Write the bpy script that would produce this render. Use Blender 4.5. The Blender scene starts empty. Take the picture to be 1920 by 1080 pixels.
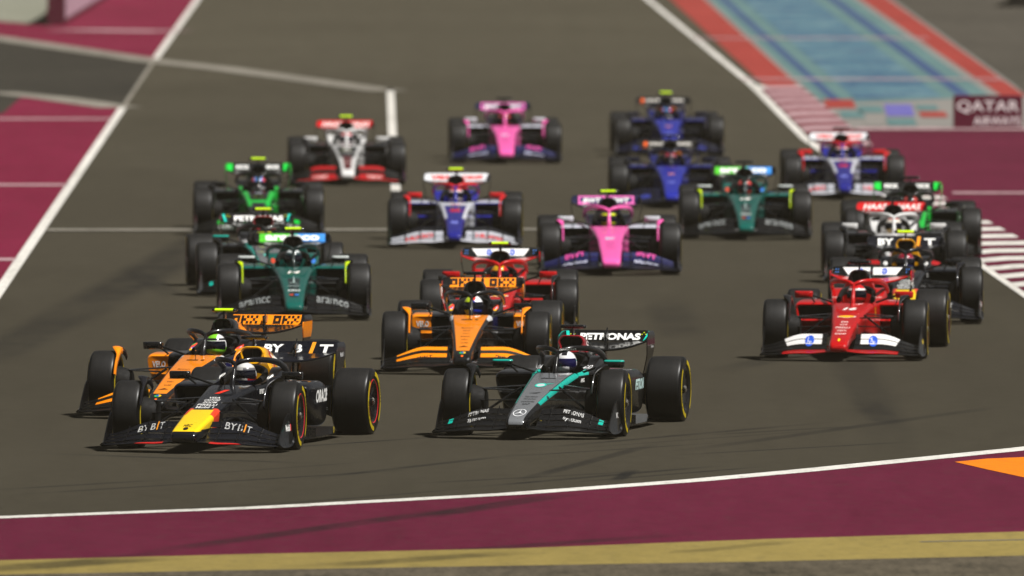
import bpy, math, random
from mathutils import Vector, Matrix
from mathutils.bvhtree import BVHTree
R = math.radians
random.seed(7)
scene = bpy.context.scene
COL = scene.collection

# ---------------------------------------------------------------- camera, sky, sun, exposure
CAM_H, F_PX, PITCH = 7.4, 28000.0, math.atan(1012 / 28000.0)   # long lens from a raised photographers' stand
cd = bpy.data.cameras.new('camera')
cam = bpy.data.objects.new('camera', cd); COL.objects.link(cam)
cd.sensor_width = 36.0; cd.lens = F_PX / 1920 * 36.0
cd.clip_start = 1.0; cd.clip_end = 6000
cam.location = (0, 0, CAM_H); cam.rotation_euler = (math.pi / 2 - PITCH, 0, 0)
cd.dof.use_dof = True; cd.dof.focus_distance = 160.0; cd.dof.aperture_fstop = 3.3; cd.dof.aperture_blades = 0
scene.camera = cam

SUN_DIR = Vector((0.43, -0.22, 0.87)).normalized()          # towards the light
world = bpy.data.worlds.new('World'); scene.world = world; world.use_nodes = True
wn = world.node_tree; wn.nodes.clear()
sky = wn.nodes.new('ShaderNodeTexSky'); sky.sky_type = 'NISHITA'; sky.sun_disc = False
sky.sun_elevation = math.asin(SUN_DIR.z); sky.sun_rotation = math.atan2(SUN_DIR.x, SUN_DIR.y)
hs = wn.nodes.new('ShaderNodeHueSaturation'); hs.inputs['Saturation'].default_value = 0.12
bg = wn.nodes.new('ShaderNodeBackground'); bg.inputs["Strength"].default_value = 0.02
wo = wn.nodes.new('ShaderNodeOutputWorld')
wn.links.new(sky.outputs[0], hs.inputs['Color']); wn.links.new(hs.outputs[0], bg.inputs[0]); wn.links.new(bg.outputs[0], wo.inputs[0])

sd = bpy.data.lights.new('sun', 'SUN'); sd.energy = 4.8; sd.angle = R(5); sd.color = (1.0, 0.97, 0.93)
sun = bpy.data.objects.new('sun', sd); COL.objects.link(sun)
sun.rotation_euler = SUN_DIR.to_track_quat('Z', 'Y').to_euler(); sun.location = (60, 100, 90)

vs = scene.view_settings
vs.view_transform = 'Standard'; vs.look = 'None'; vs.gamma = 1.0; vs.exposure = 0.35; vs.use_curve_mapping = False
scene.render.engine = 'CYCLES'
scene.cycles.use_denoising = True; scene.cycles.denoising_prefilter = 'ACCURATE'
scene.cycles.max_bounces = 6; scene.cycles.diffuse_bounces = 2; scene.cycles.glossy_bounces = 3; scene.cycles.volume_bounces = 0
scene.cycles.sample_clamp_indirect = 4.0; scene.cycles.sample_clamp_direct = 40.0

# ---------------------------------------------------------------- pixel of the 1920x1080 photo -> point on the flat ground
def G(px, py, z=0.0):
    a, b = (px - 960) / F_PX, (540 - py) / F_PX
    d = Vector((a, math.cos(PITCH) + b * math.sin(PITCH), -math.sin(PITCH) + b * math.cos(PITCH)))
    s = (CAM_H - z) / -d.z
    return Vector((d.x * s, d.y * s, z))

# ---------------------------------------------------------------- materials
def lin(h):
    h = h.lstrip('#'); v = [int(h[i:i + 2], 16) / 255 for i in (0, 2, 4)]
    return tuple(c / 12.92 if c <= 0.04045 else ((c + 0.055) / 1.055) ** 2.4 for c in v) + (1.0,)
MATS = {}
class NT:
    """small helper for building node expressions"""
    def __init__(s, name):
        s.m = bpy.data.materials.new(name); s.m.use_nodes = True; s.t = s.m.node_tree; s.t.nodes.clear()
        s.out = s.t.nodes.new('ShaderNodeOutputMaterial'); s.b = s.t.nodes.new('ShaderNodeBsdfPrincipled')
        s.t.links.new(s.b.outputs[0], s.out.inputs[0]); s._xyz = None
    def n(s, t, **k):
        x = s.t.nodes.new(t)
        for a, v in k.items(): setattr(x, a, v)
        return x
    def put(s, sock, v):
        if hasattr(v, 'is_output'): s.t.links.new(v, sock)
        else: sock.default_value = v
    def math(s, op, a, b=0.0, c=0.0):
        x = s.n('ShaderNodeMath', operation=op); s.put(x.inputs[0], a); s.put(x.inputs[1], b); s.put(x.inputs[2], c); return x.outputs[0]
    def coord(s):
        if s._xyz is None:
            tc = s.n('ShaderNodeTexCoord'); sp = s.n('ShaderNodeSeparateXYZ'); s.t.links.new(tc.outputs['Object'], sp.inputs[0])
            s.vec = tc.outputs['Object']; s._xyz = (sp.outputs[0], sp.outputs[1], sp.outputs[2], s.math('ABSOLUTE', sp.outputs[0]))
        return s._xyz
    def mix(s, f, a, b):
        x = s.n('ShaderNodeMix', data_type='RGBA'); s.put(x.inputs['Factor'], f); s.put(x.inputs['A'], a); s.put(x.inputs['B'], b); return x.outputs['Result']
    def step(s, v, w=0.003):
        x = s.n('ShaderNodeMapRange', clamp=True); s.put(x.inputs['Value'], v)
        x.inputs['From Min'].default_value = -w; x.inputs['From Max'].default_value = w; return x.outputs[0]
    def noise(s, scale, detail=3.0, vec=None, sx=1, sy=1, sz=1, rough=0.55):
        s.coord(); v = vec or s.vec
        mp = s.n('ShaderNodeMapping'); mp.inputs['Scale'].default_value = (sx, sy, sz); s.t.links.new(v, mp.inputs[0])
        x = s.n('ShaderNodeTexNoise'); x.inputs['Scale'].default_value = scale; x.inputs['Detail'].default_value = detail
        x.inputs['Roughness'].default_value = rough; s.t.links.new(mp.outputs[0], x.inputs['Vector']); return x.outputs[0]
    def ramp(s, v, lo, hi, a=0.0, b=1.0):
        x = s.n('ShaderNodeMapRange', clamp=True); s.put(x.inputs['Value'], v)
        x.inputs['From Min'].default_value = lo; x.inputs['From Max'].default_value = hi
        x.inputs['To Min'].default_value = a; x.inputs['To Max'].default_value = b; return x.outputs[0]

def zones(name, base, zs=(), rough=0.32, metal=0.0, coat=0.9, dust=0.05):
    """glossy paint; zs = [(colour, [(ax, a|x|, ay, az, c), ...]), ...]: painted where every a.x + c > 0"""
    if name in MATS: return MATS[name]
    t = NT(name); x, y, z, ab = t.coord()
    col = lin(base)
    for c, conds in zs:
        f = None
        for (ax, aa, ay, az, k) in conds:
            e = k
            for co, cc in ((x, ax), (ab, aa), (y, ay), (z, az)):
                if cc: e = t.math('MULTIPLY_ADD', co, cc, e)
            st = t.step(e); f = st if f is None else t.math('MULTIPLY', f, st)
        col = t.mix(f, col, lin(c))
    d = t.ramp(t.noise(9.0, 4.0), 0.45, 0.75, 0.0, dust)
    col = t.mix(d, col, (0.05, 0.045, 0.035, 1))
    t.put(t.b.inputs['Base Color'], col); t.b.inputs['Metallic'].default_value = metal
    t.put(t.b.inputs['Roughness'], t.ramp(t.noise(30.0, 2.0), 0.3, 0.7, rough - 0.06, rough + 0.08))
    t.b.inputs['Specular IOR Level'].default_value = 0.22; t.b.inputs['Coat Weight'].default_value = coat; t.b.inputs['Coat Roughness'].default_value = 0.035
    MATS[name] = t.m; return t.m
def paint(c, rough=0.32, metal=0.0, coat=0.7): return zones('paint_%s_%d_%d' % (c.strip('#'), rough * 100, metal * 10), c, (), rough, metal, coat)
def flat(c, rough=0.5): return zones('print_%s' % c.strip('#'), c, (), rough, 0.0, 0.2, 0.05)
CARBON = paint('#0a0a0b', 0.24, 0.0, 1.0)
MATTE = zones('matte_black', '#070707', (), 0.7, 0, 0.0)  # plain matte black: headrest, keel, drums, mirror stays and intake interiors

def make_tyre_mat():
    t = NT('tyre_rubber'); x, y, z, ab = t.coord(); n1 = t.noise(3, 4, None, 26, 1.2, 1.2, .7); n2 = t.noise(40, 3)
    r = t.math('SQRT', t.math('ADD', t.math('MULTIPLY', y, y), t.math('MULTIPLY', z, z))); tread = t.ramp(r, .350, .357)
    f = t.ramp(t.math('ADD', t.math('MULTIPLY', n1, .65), t.math('MULTIPLY', n2, .35)), 0.38, 0.62)
    c1 = t.mix(f, (0.0035, 0.0035, 0.0036, 1), (0.012, 0.0115, 0.011, 1))
    t.put(t.b.inputs['Base Color'], t.mix(tread, (.005, .005, .0052, 1), c1))
    t.put(t.b.inputs['Roughness'], t.math('MULTIPLY_ADD', tread, .22, .30)); t.b.inputs['Specular IOR Level'].default_value = 0.30
    return t.m
TYRE = make_tyre_mat()

# ---------------------------------------------------------------- mesh building
class MB:
    def __init__(s): s.v = []; s.f = []; s.mi = []
    def add(s, vs_, fs, m=0):
        o = len(s.v); s.v += [tuple(p) for p in vs_]; s.f += [tuple(i + o for i in f) for f in fs]; s.mi += [m] * len(fs); return s
    def loft(s, secs, m=0, cap0=True, cap1=True, closed=True):
        n = len(secs[0]); vs_ = [p for q in secs for p in q]; fs = []
        for a in range(len(secs) - 1):
            for i in range(n if closed else n - 1):
                j = (i + 1) % n; fs.append((a * n + i, a * n + j, (a + 1) * n + j, (a + 1) * n + i))
        if cap0: fs.append(tuple(range(n - 1, -1, -1)))
        if cap1: fs.append(tuple(range((len(secs) - 1) * n, len(secs) * n)))
        return s.add(vs_, fs, m)
    def tube(s, path, rad, n=8, m=0, flatten=None):
        """rad: number, list, or (a, b) pairs; flatten ignored"""
        P = [Vector(p) for p in path]; secs = []
        up = Vector((0, 0, 1))
        for i, p in enumerate(P):
            t = (P[min(i + 1, len(P) - 1)] - P[max(i - 1, 0)]).normalized()
            if abs(t.dot(up)) > 0.98: a = Vector((1, 0, 0))
            else: a = t.cross(up).normalized()
            b = a.cross(t).normalized()
            r = rad[i] if isinstance(rad, list) else rad
            ra, rb = r if isinstance(r, tuple) else (r, r)
            secs.append([p + a * (ra * math.cos(2 * math.pi * k / n)) + b * (rb * math.sin(2 * math.pi * k / n)) for k in range(n)])
        return s.loft(secs, m)
    def box(s, x0, x1, y0, y1, z0, z1, m=0):
        v = [(x, y, z) for z in (z0, z1) for y in (y0, y1) for x in (x0, x1)]
        return s.add(v, [(0, 2, 3, 1), (4, 5, 7, 6), (0, 1, 5, 4), (2, 6, 7, 3), (0, 4, 6, 2), (1, 3, 7, 5)], m)
    def mesh(s, name, nm=1, smooth=True, ang=38):
        me = bpy.data.meshes.new(name); me.from_pydata(s.v, [], s.f)
        for _ in range(nm): me.materials.append(None)
        for p, k in zip(me.polygons, s.mi): p.material_index = k
        import bmesh
        bm = bmesh.new(); bm.from_mesh(me); bmesh.ops.recalc_face_normals(bm, faces=bm.faces); bm.to_mesh(me); bm.free()
        if smooth: me.shade_smooth(); me.set_sharp_from_angle(angle=R(ang))
        return me
    def mirror(s):
        o = MB(); o.v = [(-x, y, z) for x, y, z in s.v]; o.f = [tuple(reversed(f)) for f in s.f]; o.mi = list(s.mi); return o
    def bvh(s): return BVHTree.FromPolygons([Vector(v) for v in s.v], s.f)
def joined(*ms):
    o = MB()
    for k in ms:
        b = len(o.v); o.v += k.v; o.f += [tuple(i + b for i in f) for f in k.f]; o.mi += k.mi
    return o
def spline(pts, n):
    P = [Vector(p) for p in pts]; out = []
    for i in range(len(P) - 1):
        p0, p1, p2, p3 = P[max(i - 1, 0)], P[i], P[i + 1], P[min(i + 2, len(P) - 1)]
        for k in range(n):
            t = k / n
            out.append(0.5 * ((2 * p1) + (-p0 + p2) * t + (2 * p0 - 5 * p1 + 4 * p2 - p3) * t * t + (-p0 + 3 * p1 - 3 * p2 + p3) * t ** 3))
    out.append(P[-1]); return out
def rr(wt, wb, zt, zb, r, y, n=5, xc=0.0):
    """rounded trapezoid section in the xz plane at y"""
    pts = []; rb = min(r, 0.45 * (zt - zb), wb * 0.9); rt = min(r, 0.45 * (zt - zb), wt * 0.9)
    for cx, cz, rad, a0 in ((wt - rt, zt - rt, rt, 0), (-(wt - rt), zt - rt, rt, 90), (-(wb - rb), zb + rb, rb, 180), (wb - rb, zb + rb, rb, 270)):
        for k in range(n + 1):
            a = R(a0 + 90 * k / n); pts.append((xc + cx + rad * math.cos(a), y, cz + rad * math.sin(a)))
    return pts
def interp_secs(keys, per=4):
    """smoothly interpolate numeric tuples"""
    rows = []
    for i in range(len(keys) - 1):
        p0, p1, p2, p3 = keys[max(i - 1, 0)], keys[i], keys[i + 1], keys[min(i + 2, len(keys) - 1)]
        for k in range(per):
            t = k / per; rows.append(tuple(0.5 * (2 * b + (c - a) * t + (2 * a - 5 * b + 4 * c - d) * t * t + (3 * b - a - 3 * c + d) * t ** 3) for a, b, c, d in zip(p0, p1, p2, p3)))
    rows.append(keys[-1]); return rows
def wing(stations, n=6):
    """stations: (x, yLE, zLE, yTE, zTE, thickness, camber)"""
    secs = []
    for (x, y0, z0, y1, z1, T, C) in stations:
        d = Vector((0, y1 - y0, z1 - z0)); L = d.length; nn = Vector((0, -d.z, d.y)).normalized(); up, lo = [], []
        for k in range(n + 1):
            q = k / n; s = q * q * (3 - 2 * q); base = Vector((x, y0, z0)) + d * s - nn * (C * L * 4 * s * (1 - s))
            th = T * (2.2 * math.sqrt(s) * (1 - s) + 0.12 * s) + 0.0015
            up.append(base + nn * th * 0.5); lo.append(base - nn * th * 0.5)
        secs.append(up + lo[::-1])
    m = MB(); m.loft(secs); return m
def revolve_x(profile, n=48, m=0, mb=None, closed=False):
    """profile [(x, r)] round the x axis"""
    mb = mb or MB(); secs = []
    for k in range(n):
        a = 2 * math.pi * k / n; secs.append([(x, r * math.sin(a), r * math.cos(a)) for x, r in profile])
    p = len(profile); vs_ = [q for s_ in secs for q in s_]; fs = []
    for k in range(n):
        k2 = (k + 1) % n
        for i in range(p if closed else p - 1):
            j = (i + 1) % p; fs.append((k * p + i, k * p + j, k2 * p + j, k2 * p + i))
    return mb.add(vs_, fs, m)

def link(name, me, parent=None, mats=None):
    o = bpy.data.objects.new(name, me); COL.objects.link(o); o.parent = parent
    if mats is not None:
        for i, mt in enumerate(mats if isinstance(mats, (list, tuple)) else [mats]):
            o.material_slots[i].link = 'OBJECT'; o.material_slots[i].material = mt
    return o
def tag(o, label=None, cat=None, group=None, kind=None):
    if label: o['label'] = label
    if cat: o['category'] = cat
    if group: o['group'] = group
    if kind: o['kind'] = kind
    return o

# ---------------------------------------------------------------- flat print: lettering and emblems laid onto surfaces
_tc = {}
def txt(body, h, w=None, bold=0.0, shear=0.0, space=1.0):
    key = (body, bold, shear, space)
    if key not in _tc:
        cu = bpy.data.curves.new('t', 'FONT'); cu.body = body; cu.offset = bold; cu.shear = shear; cu.space_character = space
        cu.resolution_u = 3; cu.fill_mode = 'FRONT'
        ob = bpy.data.objects.new('t', cu); COL.objects.link(ob); bpy.context.view_layer.update()
        dg = bpy.context.evaluated_depsgraph_get(); me = bpy.data.meshes.new_from_object(ob.evaluated_get(dg))
        v = [(p.co.x, p.co.y) for p in me.vertices]; f = [tuple(p.vertices) for p in me.polygons]
        bpy.data.objects.remove(ob); bpy.data.curves.remove(cu); bpy.data.meshes.remove(me)
        xs = [p[0] for p in v]; ys = [p[1] for p in v]
        cx, cy = (min(xs) + max(xs)) / 2, (min(ys) + max(ys)) / 2
        _tc[key] = ([(a - cx, b - cy) for a, b in v], f, max(xs) - min(xs), max(ys) - min(ys))
    v, f, W, H = _tc[key]; sy = h / H; sx = sy if w is None else w / W
    return [(a * sx, b * sy) for a, b in v], f
def disc(r, n=24, asp=1.0): return [(r * math.cos(2 * math.pi * k / n), asp * r * math.sin(2 * math.pi * k / n)) for k in range(n)], [tuple(range(n))]
def ring(r0, r1, n=24, asp=1.0, a0=0.0, a1=360.0):
    c = abs(a1 - a0) >= 359.9; v = []; f = []; m = n if c else n + 1
    for k in range(m):
        a = R(a0 + (a1 - a0) * k / n); v += [(r0 * math.cos(a), asp * r0 * math.sin(a)), (r1 * math.cos(a), asp * r1 * math.sin(a))]
    for k in range(n):
        j = (k + 1) % m; f.append((2 * k, 2 * k + 1, 2 * j + 1, 2 * j))
    return v, f
def rect(w, h, nx=6, ny=2, sk=0.0):
    v = [((i / nx - 0.5) * w + sk * (j / ny - 0.5) * h, (j / ny - 0.5) * h) for j in range(ny + 1) for i in range(nx + 1)]
    return v, [(j * (nx + 1) + i, j * (nx + 1) + i + 1, (j + 1) * (nx + 1) + i + 1, (j + 1) * (nx + 1) + i) for j in range(ny) for i in range(nx)]
def trap(w0, w1, h, nx=8):
    v = []; 
    for j in range(2):
        w = (w0, w1)[j]
        for i in range(nx + 1): v.append(((i / nx - 0.5) * w, (j - 0.5) * h))
    return v, [(i, i + 1, nx + 2 + i, nx + 1 + i) for i in range(nx)]
def poly(pts): return list(pts), [tuple(range(len(pts)))]
def merge(*shapes):
    V, Fc = [], []
    for (v, f), (dx, dy) in shapes:
        b = len(V); V += [(a + dx, c + dy) for a, c in v]; Fc += [tuple(i + b for i in q) for q in f]
    return V, Fc
def star3(r, asp=1.0):
    v = [(0, 0)]; f = []
    for k in range(6):
        a = R(90 + 60 * k); q = r if k % 2 == 0 else r * 0.13; v.append((q * math.cos(a), asp * q * math.sin(a)))
    for k in range(6): f.append((0, 1 + k, 1 + (k + 1) % 6))
    return v, f
def lay(shape, O, U, V, D, bvh, off=0.004):
    """drop a flat shape onto a surface along D, a few millimetres proud"""
    O, U, V, D = Vector(O), Vector(U), Vector(V), Vector(D).normalized(); out = []; last = None; miss = []
    for i, (u, w) in enumerate(shape[0]):
        p = O + U * u + V * w; h = bvh.ray_cast(p, D)
        if h[0] is None: miss.append(i); out.append(None); continue
        out.append(h[0] - D * off); last = h[3]
    if last is None: return None
    for i in miss:
        p = O + U * shape[0][i][0] + V * shape[0][i][1]
        near = min((o for o in out if o is not None), key=lambda o: (o - p - D * (o - p).dot(D)).length)
        out[i] = p + D * (near - p).dot(D)
    m = MB(); m.add(out, shape[1]); return m
XP, YP, ZP = (1, 0, 0), (0, 1, 0), (0, 0, 1)

# ================================================================ the race car: shared shapes, in car space
# x across, y rearwards from the front axle, z up
def nose_mb(tw, sq=0.0, tipz=0.0):
    keys = [(-1.235, tw * (0.45 + sq * 0.4), tw * (0.42 + sq * 0.4), .18 + tipz, .145, .02),
            (-1.215, tw * (0.72 + sq * 0.22), tw * (0.68 + sq * 0.22), .212 + tipz, .125, .035),
            (-1.15, tw * (0.92 + sq * 0.06), tw * (0.86 + sq * 0.08), .244 + tipz, .122, .04),
            (-1.0, tw, tw * .95, .286 + tipz, .135, .042),
            (-.7, tw + .012, tw * .97, .350 + tipz * .6, .17, .045),
            (-.35, tw + .028, tw + .005, .420 + tipz * .3, .21, .048),
            (0, .178, .162, .482, .25, .05), (.4, .203, .185, .545, .27, .052),
            (.8, .232, .215, .600, .26, .055), (1.12, .262, .27, .632, .20, .05)]
    m = MB(); m.loft([rr(a, b, c, d, r, y) for (y, a, b, c, d, r) in interp_secs(keys, 4)]); return m
def tub_mb():
    keys = [(1.10, .262, .235, .632, .20), (1.35, .285, .235, .640, .14), (1.6, .305, .230, .665, .10), (1.85, .325, .215, .715, .09), (2.02, .335, .20, .765, .09), (2.2, .335, .17, .78, .09)]
    secs = []
    for (y, w, wi, zr, zb) in interp_secs(keys, 4):
        half = [(w * .86, zb), (w, zb + .10), (w * 1.01, zr - .14), (w, zr - .035), (w - .012, zr - .008), (w - .03, zr), (wi + .012, zr), (wi, zr - .015), (wi - .01, .34), (wi - .03, .30)]
        secs.append([(x, y, z) for x, z in half] + [(-x, y, z) for x, z in reversed(half)])
    m = MB(); m.loft(secs); return m
def cover_mb():
    keys = [(2.07, .128, .30, .985, .46, .09), (2.16, .135, .325, 1.0, .40, .09), (2.4, .115, .345, .985, .30, .08), (2.8, .075, .34, .915, .2, .06), (3.3, .045, .27, .80, .2, .04), (3.8, .028, .18, .675, .25, .025), (4.15, .02, .10, .55, .32, .02)]
    m = MB(); m.loft([rr(a, b, c, d, r, y) for (y, a, b, c, d, r) in interp_secs(keys, 4)]); return m
def intake_mb(hw):
    m = MB(); zt, zb = 1.005, .815
    outs = [(2.09, hw + .004, .0), (2.045, hw + .004, .0), (2.03, hw - .002, .006), (2.035, hw - .014, .018), (2.06, hw - .02, .024)]
    secs = [rr(w, w * .88, zt - dz, zb + dz, .075 - dz, y, 6) for y, w, dz in outs]
    m.loft(secs, 0, False, False)
    i0 = secs[-1]; i1 = rr(hw - .03, (hw - .03) * .88, zt - .034, zb + .034, .04, 2.068, 6)
    m.loft([i0, i1], 1, False, True); m.box(-.008, .008, 2.045, 2.066, zb + .02, zt - .02, 1); return m
def sidepod_mb(lipx=.705):
    keys = [(1.50, .245, .725, .600, .400, .05), (1.56, .245, .745, .622, .385, .06), (1.8, .24, .755, .640, .27, .08), (2.3, .2, .75, .635, .16, .10), (2.8, .15, .66, .575, .12, .12), (3.2, .1, .50, .50, .11, .12), (3.6, .06, .30, .40, .12, .1)]
    def sec(x0, x1, zt, zb, r, y): return rr((x1 - x0) / 2, (x1 - x0) / 2 * .94, zt, zb, r, y, 5, (x0 + x1) / 2)
    m = MB(); body = [sec(x0, x1, zt, zb, r, y) for (y, x0, x1, zt, zb, r) in interp_secs(keys, 4)]
    lip = sec(.262, lipx, .584, .42, .04, 1.515); deep = sec(.28, lipx - .025, .57, .43, .04, 1.75)
    m.loft(body, 0, False, True); m.loft([lip, body[0]], 0, False, False); m.loft([deep, lip], 1, True, False); return m
def floor_mb():
    m = MB(); pts = [(.12, .75), (.32, .95), (.62, 1.05), (.76, 1.35), (.80, 1.9), (.80, 2.9), (.62, 3.22), (.55, 4.1)]
    secs = [[(-x, y, .045), (x, y, .045), (x, y, .062), (-x, y, .062)] for x, y in pts]; m.loft(secs); return m
def fence_mb(x0, x1, h):
    m = MB(); secs = []
    for k in range(7):
        q = k / 6; x = x0 + (x1 - x0) * q * q; y = 1.0 + .62 * q; z1 = .065 + h * math.sin(math.pi * (0.12 + 0.55 * q))
        secs.append([(x - .004, y, .062), (x + .004, y, .062), (x + .004, y, z1), (x - .004, y, z1)])
    m.loft(secs); return m
def halo_mb():
    half = [(-.335, 2.28, .735), (-.335, 2.08, .80), (-.318, 1.85, .848), (-.272, 1.58, .880), (-.175, 1.38, .892), (-.07, 1.29, .880), (0, 1.262, .846)]
    path = spline(half, 6); path = path + [Vector((-p.x, p.y, p.z)) for p in reversed(path[:-1])]
    m = MB(); m.tube(path, [(.027, .024 + .010 * abs(p.x) / .33) for p in path], 10)
    m.tube(spline([(0, 1.262, .852), (0, 1.20, .775), (0, 1.125, .69), (0, 1.08, .60)], 4), [(.018 + .001 * k, .024) for k in range(13)], 10); return m
def mirror_mb():
    m = MB(); secs = [rr(.112 * s, .108 * s, .728 + .042 * s, .728 - .042 * s, .018, y, 4, .615) for y, s in ((1.235, .35), (1.245, .8), (1.27, 1.0), (1.33, .98), (1.36, .92))]
    m.loft(secs); return m
def fw_z(x):  # how far each element has drooped towards the tip
    q = min(max((abs(x) - .45) / .52, 0), 1); return q * q * (3 - 2 * q)
def fw_lead(x): return -1.13 + .30 * abs(x) ** 1.8
def fw_elem(k, x):
    t = fw_z(x); y = fw_lead(x); sh = 1 - .35 * t
    Y = [0, .20, .32, .425, .52]; Zi = [.105, .135, .195, .255, .318]; Zo = [.075, .088, .118, .148, .176]
    lift = .04 * max(0, 1 - abs(x) / .34) ** 1.2
    y0, y1 = y + Y[k] * sh, y + Y[k + 1] * sh - .006; z0 = Zi[k] * (1 - t) + Zo[k] * t; z1 = Zi[k + 1] * (1 - t) + Zo[k + 1] * t
    if k == 0: z0 += lift; z1 += lift * .4
    else: z0 += .010
    return (x, y0, z0, y1, z1, (.026, .016, .014, .012)[k], (.05, .08, .08, .06)[k])
def fw_main_mb(): return wing([fw_elem(0, -.955 + 1.91 * i / 44) for i in range(45)], 7)
def fw_flap_mb(k): 
    x0 = (.0, .165, .17, .175)[k]; return wing([fw_elem(k, x0 + (.955 - x0) * i / 20) for i in range(21)], 6)
def fw_end_mb():
    m = MB(); secs = []
    rows = [(-.865, .075, .10), (-.80, .06, .17), (-.70, .055, .25), (-.58, .055, .345), (-.48, .06, .395), (-.41, .07, .405), (-.37, .09, .385), (-.35, .14, .33)]
    for y, z0, z1 in interp_secs(rows, 2):
        q = (y + .865) / .5; xo = .958 + .022 * min(q, 1)
        secs.append([(xo - .006, y, z0), (xo + .006 + .018, y, z0), (xo + .006, y, z0 + .02), (xo + .006 - .02, y, z1), (xo - .006 - .02, y, z1), (xo - .006, y, z0 + .02)])
    m.loft(secs); return m
def rw_end_x(z): return .503 if z > .80 else .503 - .10 * min((.80 - z) / .4, 1) ** 1.3
def rw_flap_mb():
    st = []
    for i in range(25):
        x = -.492 + .984 * i / 24; e = max(0, (abs(x) - .40) / .092) ** 2; st.append((x, 4.215, .850 + .02 * e, 4.345, .972 - .012 * e, .018, .05))
    return wing(st, 6)
def rw_main_mb():
    st = []
    for i in range(33):
        x = -.495 + .99 * i / 32; q = (abs(x) / .495) ** 2.2; z0 = .765 + .105 * q; st.append((x, 3.93 + .10 * q, z0, 4.205, .842 + .035 * q, .040 - .018 * q, .07 * (1 - q)))
    return wing(st, 8)
def rw_end_mb():
    m = MB(); secs = []
    for k in range(15):
        z = .968 - .56 * k / 14; x = rw_end_x(z) - (.02 * max(0, (z - .93) / .038) ** 2 if z > .93 else 0); q = (.968 - z) / .56
        y0 = 3.98 - .06 * math.sin(math.pi * min(1, q * 2.2)) + (.18 * max(0, q - .35)); y1 = 4.40 - .08 * q
        if q < .12: y0 += .10 * (1 - q / .12)
        secs.append([(x - .005, y0, z), (x + .005, y0 + .004, z), (x + .005, y1, z), (x - .005, y1, z)])
    m.loft(secs); return m
def beam_mb(): return wing([(-.40 + .8 * i / 12, 4.05, .42, 4.25, .50, .02, .06) for i in range(13)], 5)
def pylon_mb():
    m = MB(); m.loft([[(-.014, 4.06, z), (.014, 4.06, z), (.010, 4.2, z), (-.010, 4.2, z)] for z in (.40, .60, .80)])
    return m
def actuator_mb():
    m = MB(); m.loft([rr(.018 * s, .018 * s, .93 + .03 * s, .93 - .05 * s, .01, y, 3) for y, s in ((4.10, .4), (4.13, 1), (4.26, 1), (4.32, .6))]); m.tube([(0, 4.15, .90), (0, 4.12, .80)], .014, 8); m.tube([(0, 4.2, .96), (0, 4.25, 1.0)], .008, 6); return m
def winglet_mb():
    """curved fin hugging the inner shoulder of the front tyre, flicking out over its top"""
    m = MB(); secs = []
    for k in range(19):
        deg = -72 + 112 * k / 18; a = R(deg); q = min(max((deg + 34) / 34, 0), 1); q = q * q * (3 - 2 * q)   # angle round the wheel, 0 = top, + = rearwards
        o = .010 + .090 * q; r1 = .372 + .024 * q
        pts = [(.666, r1 - .075), (.662, r1 - .03), (.668, r1 - .006), (.668 + o * .35, r1 + .008 * q), (.668 + o * .7, r1 + .012 * q), (.668 + o, r1 + .010 * q)]
        back_ = [(x - .007, r + .006) for x, r in reversed(pts)]
        secs.append([(x, r * math.sin(a), .36 + r * math.cos(a)) for x, r in pts + back_])
    m.loft(secs); return m
def arm_mb(paths):
    m = MB()
    for a, b, ra, rb in paths: m.tube([a, Vector(a).lerp(Vector(b), .5), b], (ra, rb), 8)
    return m
def drum_mb(x0, x1, r, y):
    m = revolve_x([(x0, .0), (x0, r * .72), (x0 + .02, r * .8), (x1 - .02, r), (x1, r), (x1, 0)], 24); m.v = [(a, b + y, c + .36) for a, b, c in m.v]; return m
def tyre_mb(w):
    h = w / 2; prof = [(-h + .012, .236), (-h + .002, .255), (-h, .285), (-h + .004, .315)]
    for k in range(6): a = R(180 - 90 * k / 5); prof.append((-h + .048 + .044 * math.cos(a), .3135 + .044 * math.sin(a)))
    prof += [(-h * .35, .360), (0, .3606)]; prof = prof + [(-x, r) for x, r in reversed(prof[:-1])]
    return revolve_x(prof, 56)
def rim_mb(w):
    """outer face at +x"""
    h = w / 2; m = MB()
    revolve_x([(h - .012, .240), (h - .006, .234), (h - .010, .226)], 48, 0, m)
    revolve_x([(h - .010, .226), (h - .032, .205), (h - .036, .15), (h - .05, .08), (h - .052, .052), (h - .02, .046), (h - .012, .034), (h - .012, .0)], 48, 1, m)
    return m
def nut_mb(w):
    h = w / 2; return revolve_x([(h - .02, .040), (h - .004, .038), (h + .004, .028), (h + .004, .012), (h - .01, .010), (h - .01, 0)], 6)
def bracket_mb(x):
    m = MB(); e = [fw_elem(k, x) for k in range(4)]; secs = []
    for (y, z) in [(e[0][1] + .10, e[0][2] + .012)] + [(q[3] - .01, q[4] + .010) for q in e]: secs.append([(x - .003, y, z - .012), (x + .003, y, z - .012), (x + .003, y - .012, z + .022), (x - .003, y - .012, z + .022)])
    m.loft(secs); return m
def band_mb(w, inner=False):
    """painted tyre marking: two arcs on the side wall"""
    h = (w / 2 + .0022) * (-1 if inner else 1); m = MB()
    for a0, a1 in ((20, 152), (200, 332)):
        n = 26; v = []; f = []
        for k in range(n + 1):
            a = R(a0 + (a1 - a0) * k / n)
            for r, dx in ((.272, 0), (.300, 0), (.319, -.0015 if not inner else .0015)): v.append((h + dx, r * math.sin(a), r * math.cos(a)))
        for k in range(n):
            for i in range(2): f.append((3 * k + i, 3 * k + i + 1, 3 * k + 4 + i, 3 * k + 3 + i))
        m.add(v, f)
    return m
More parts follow.
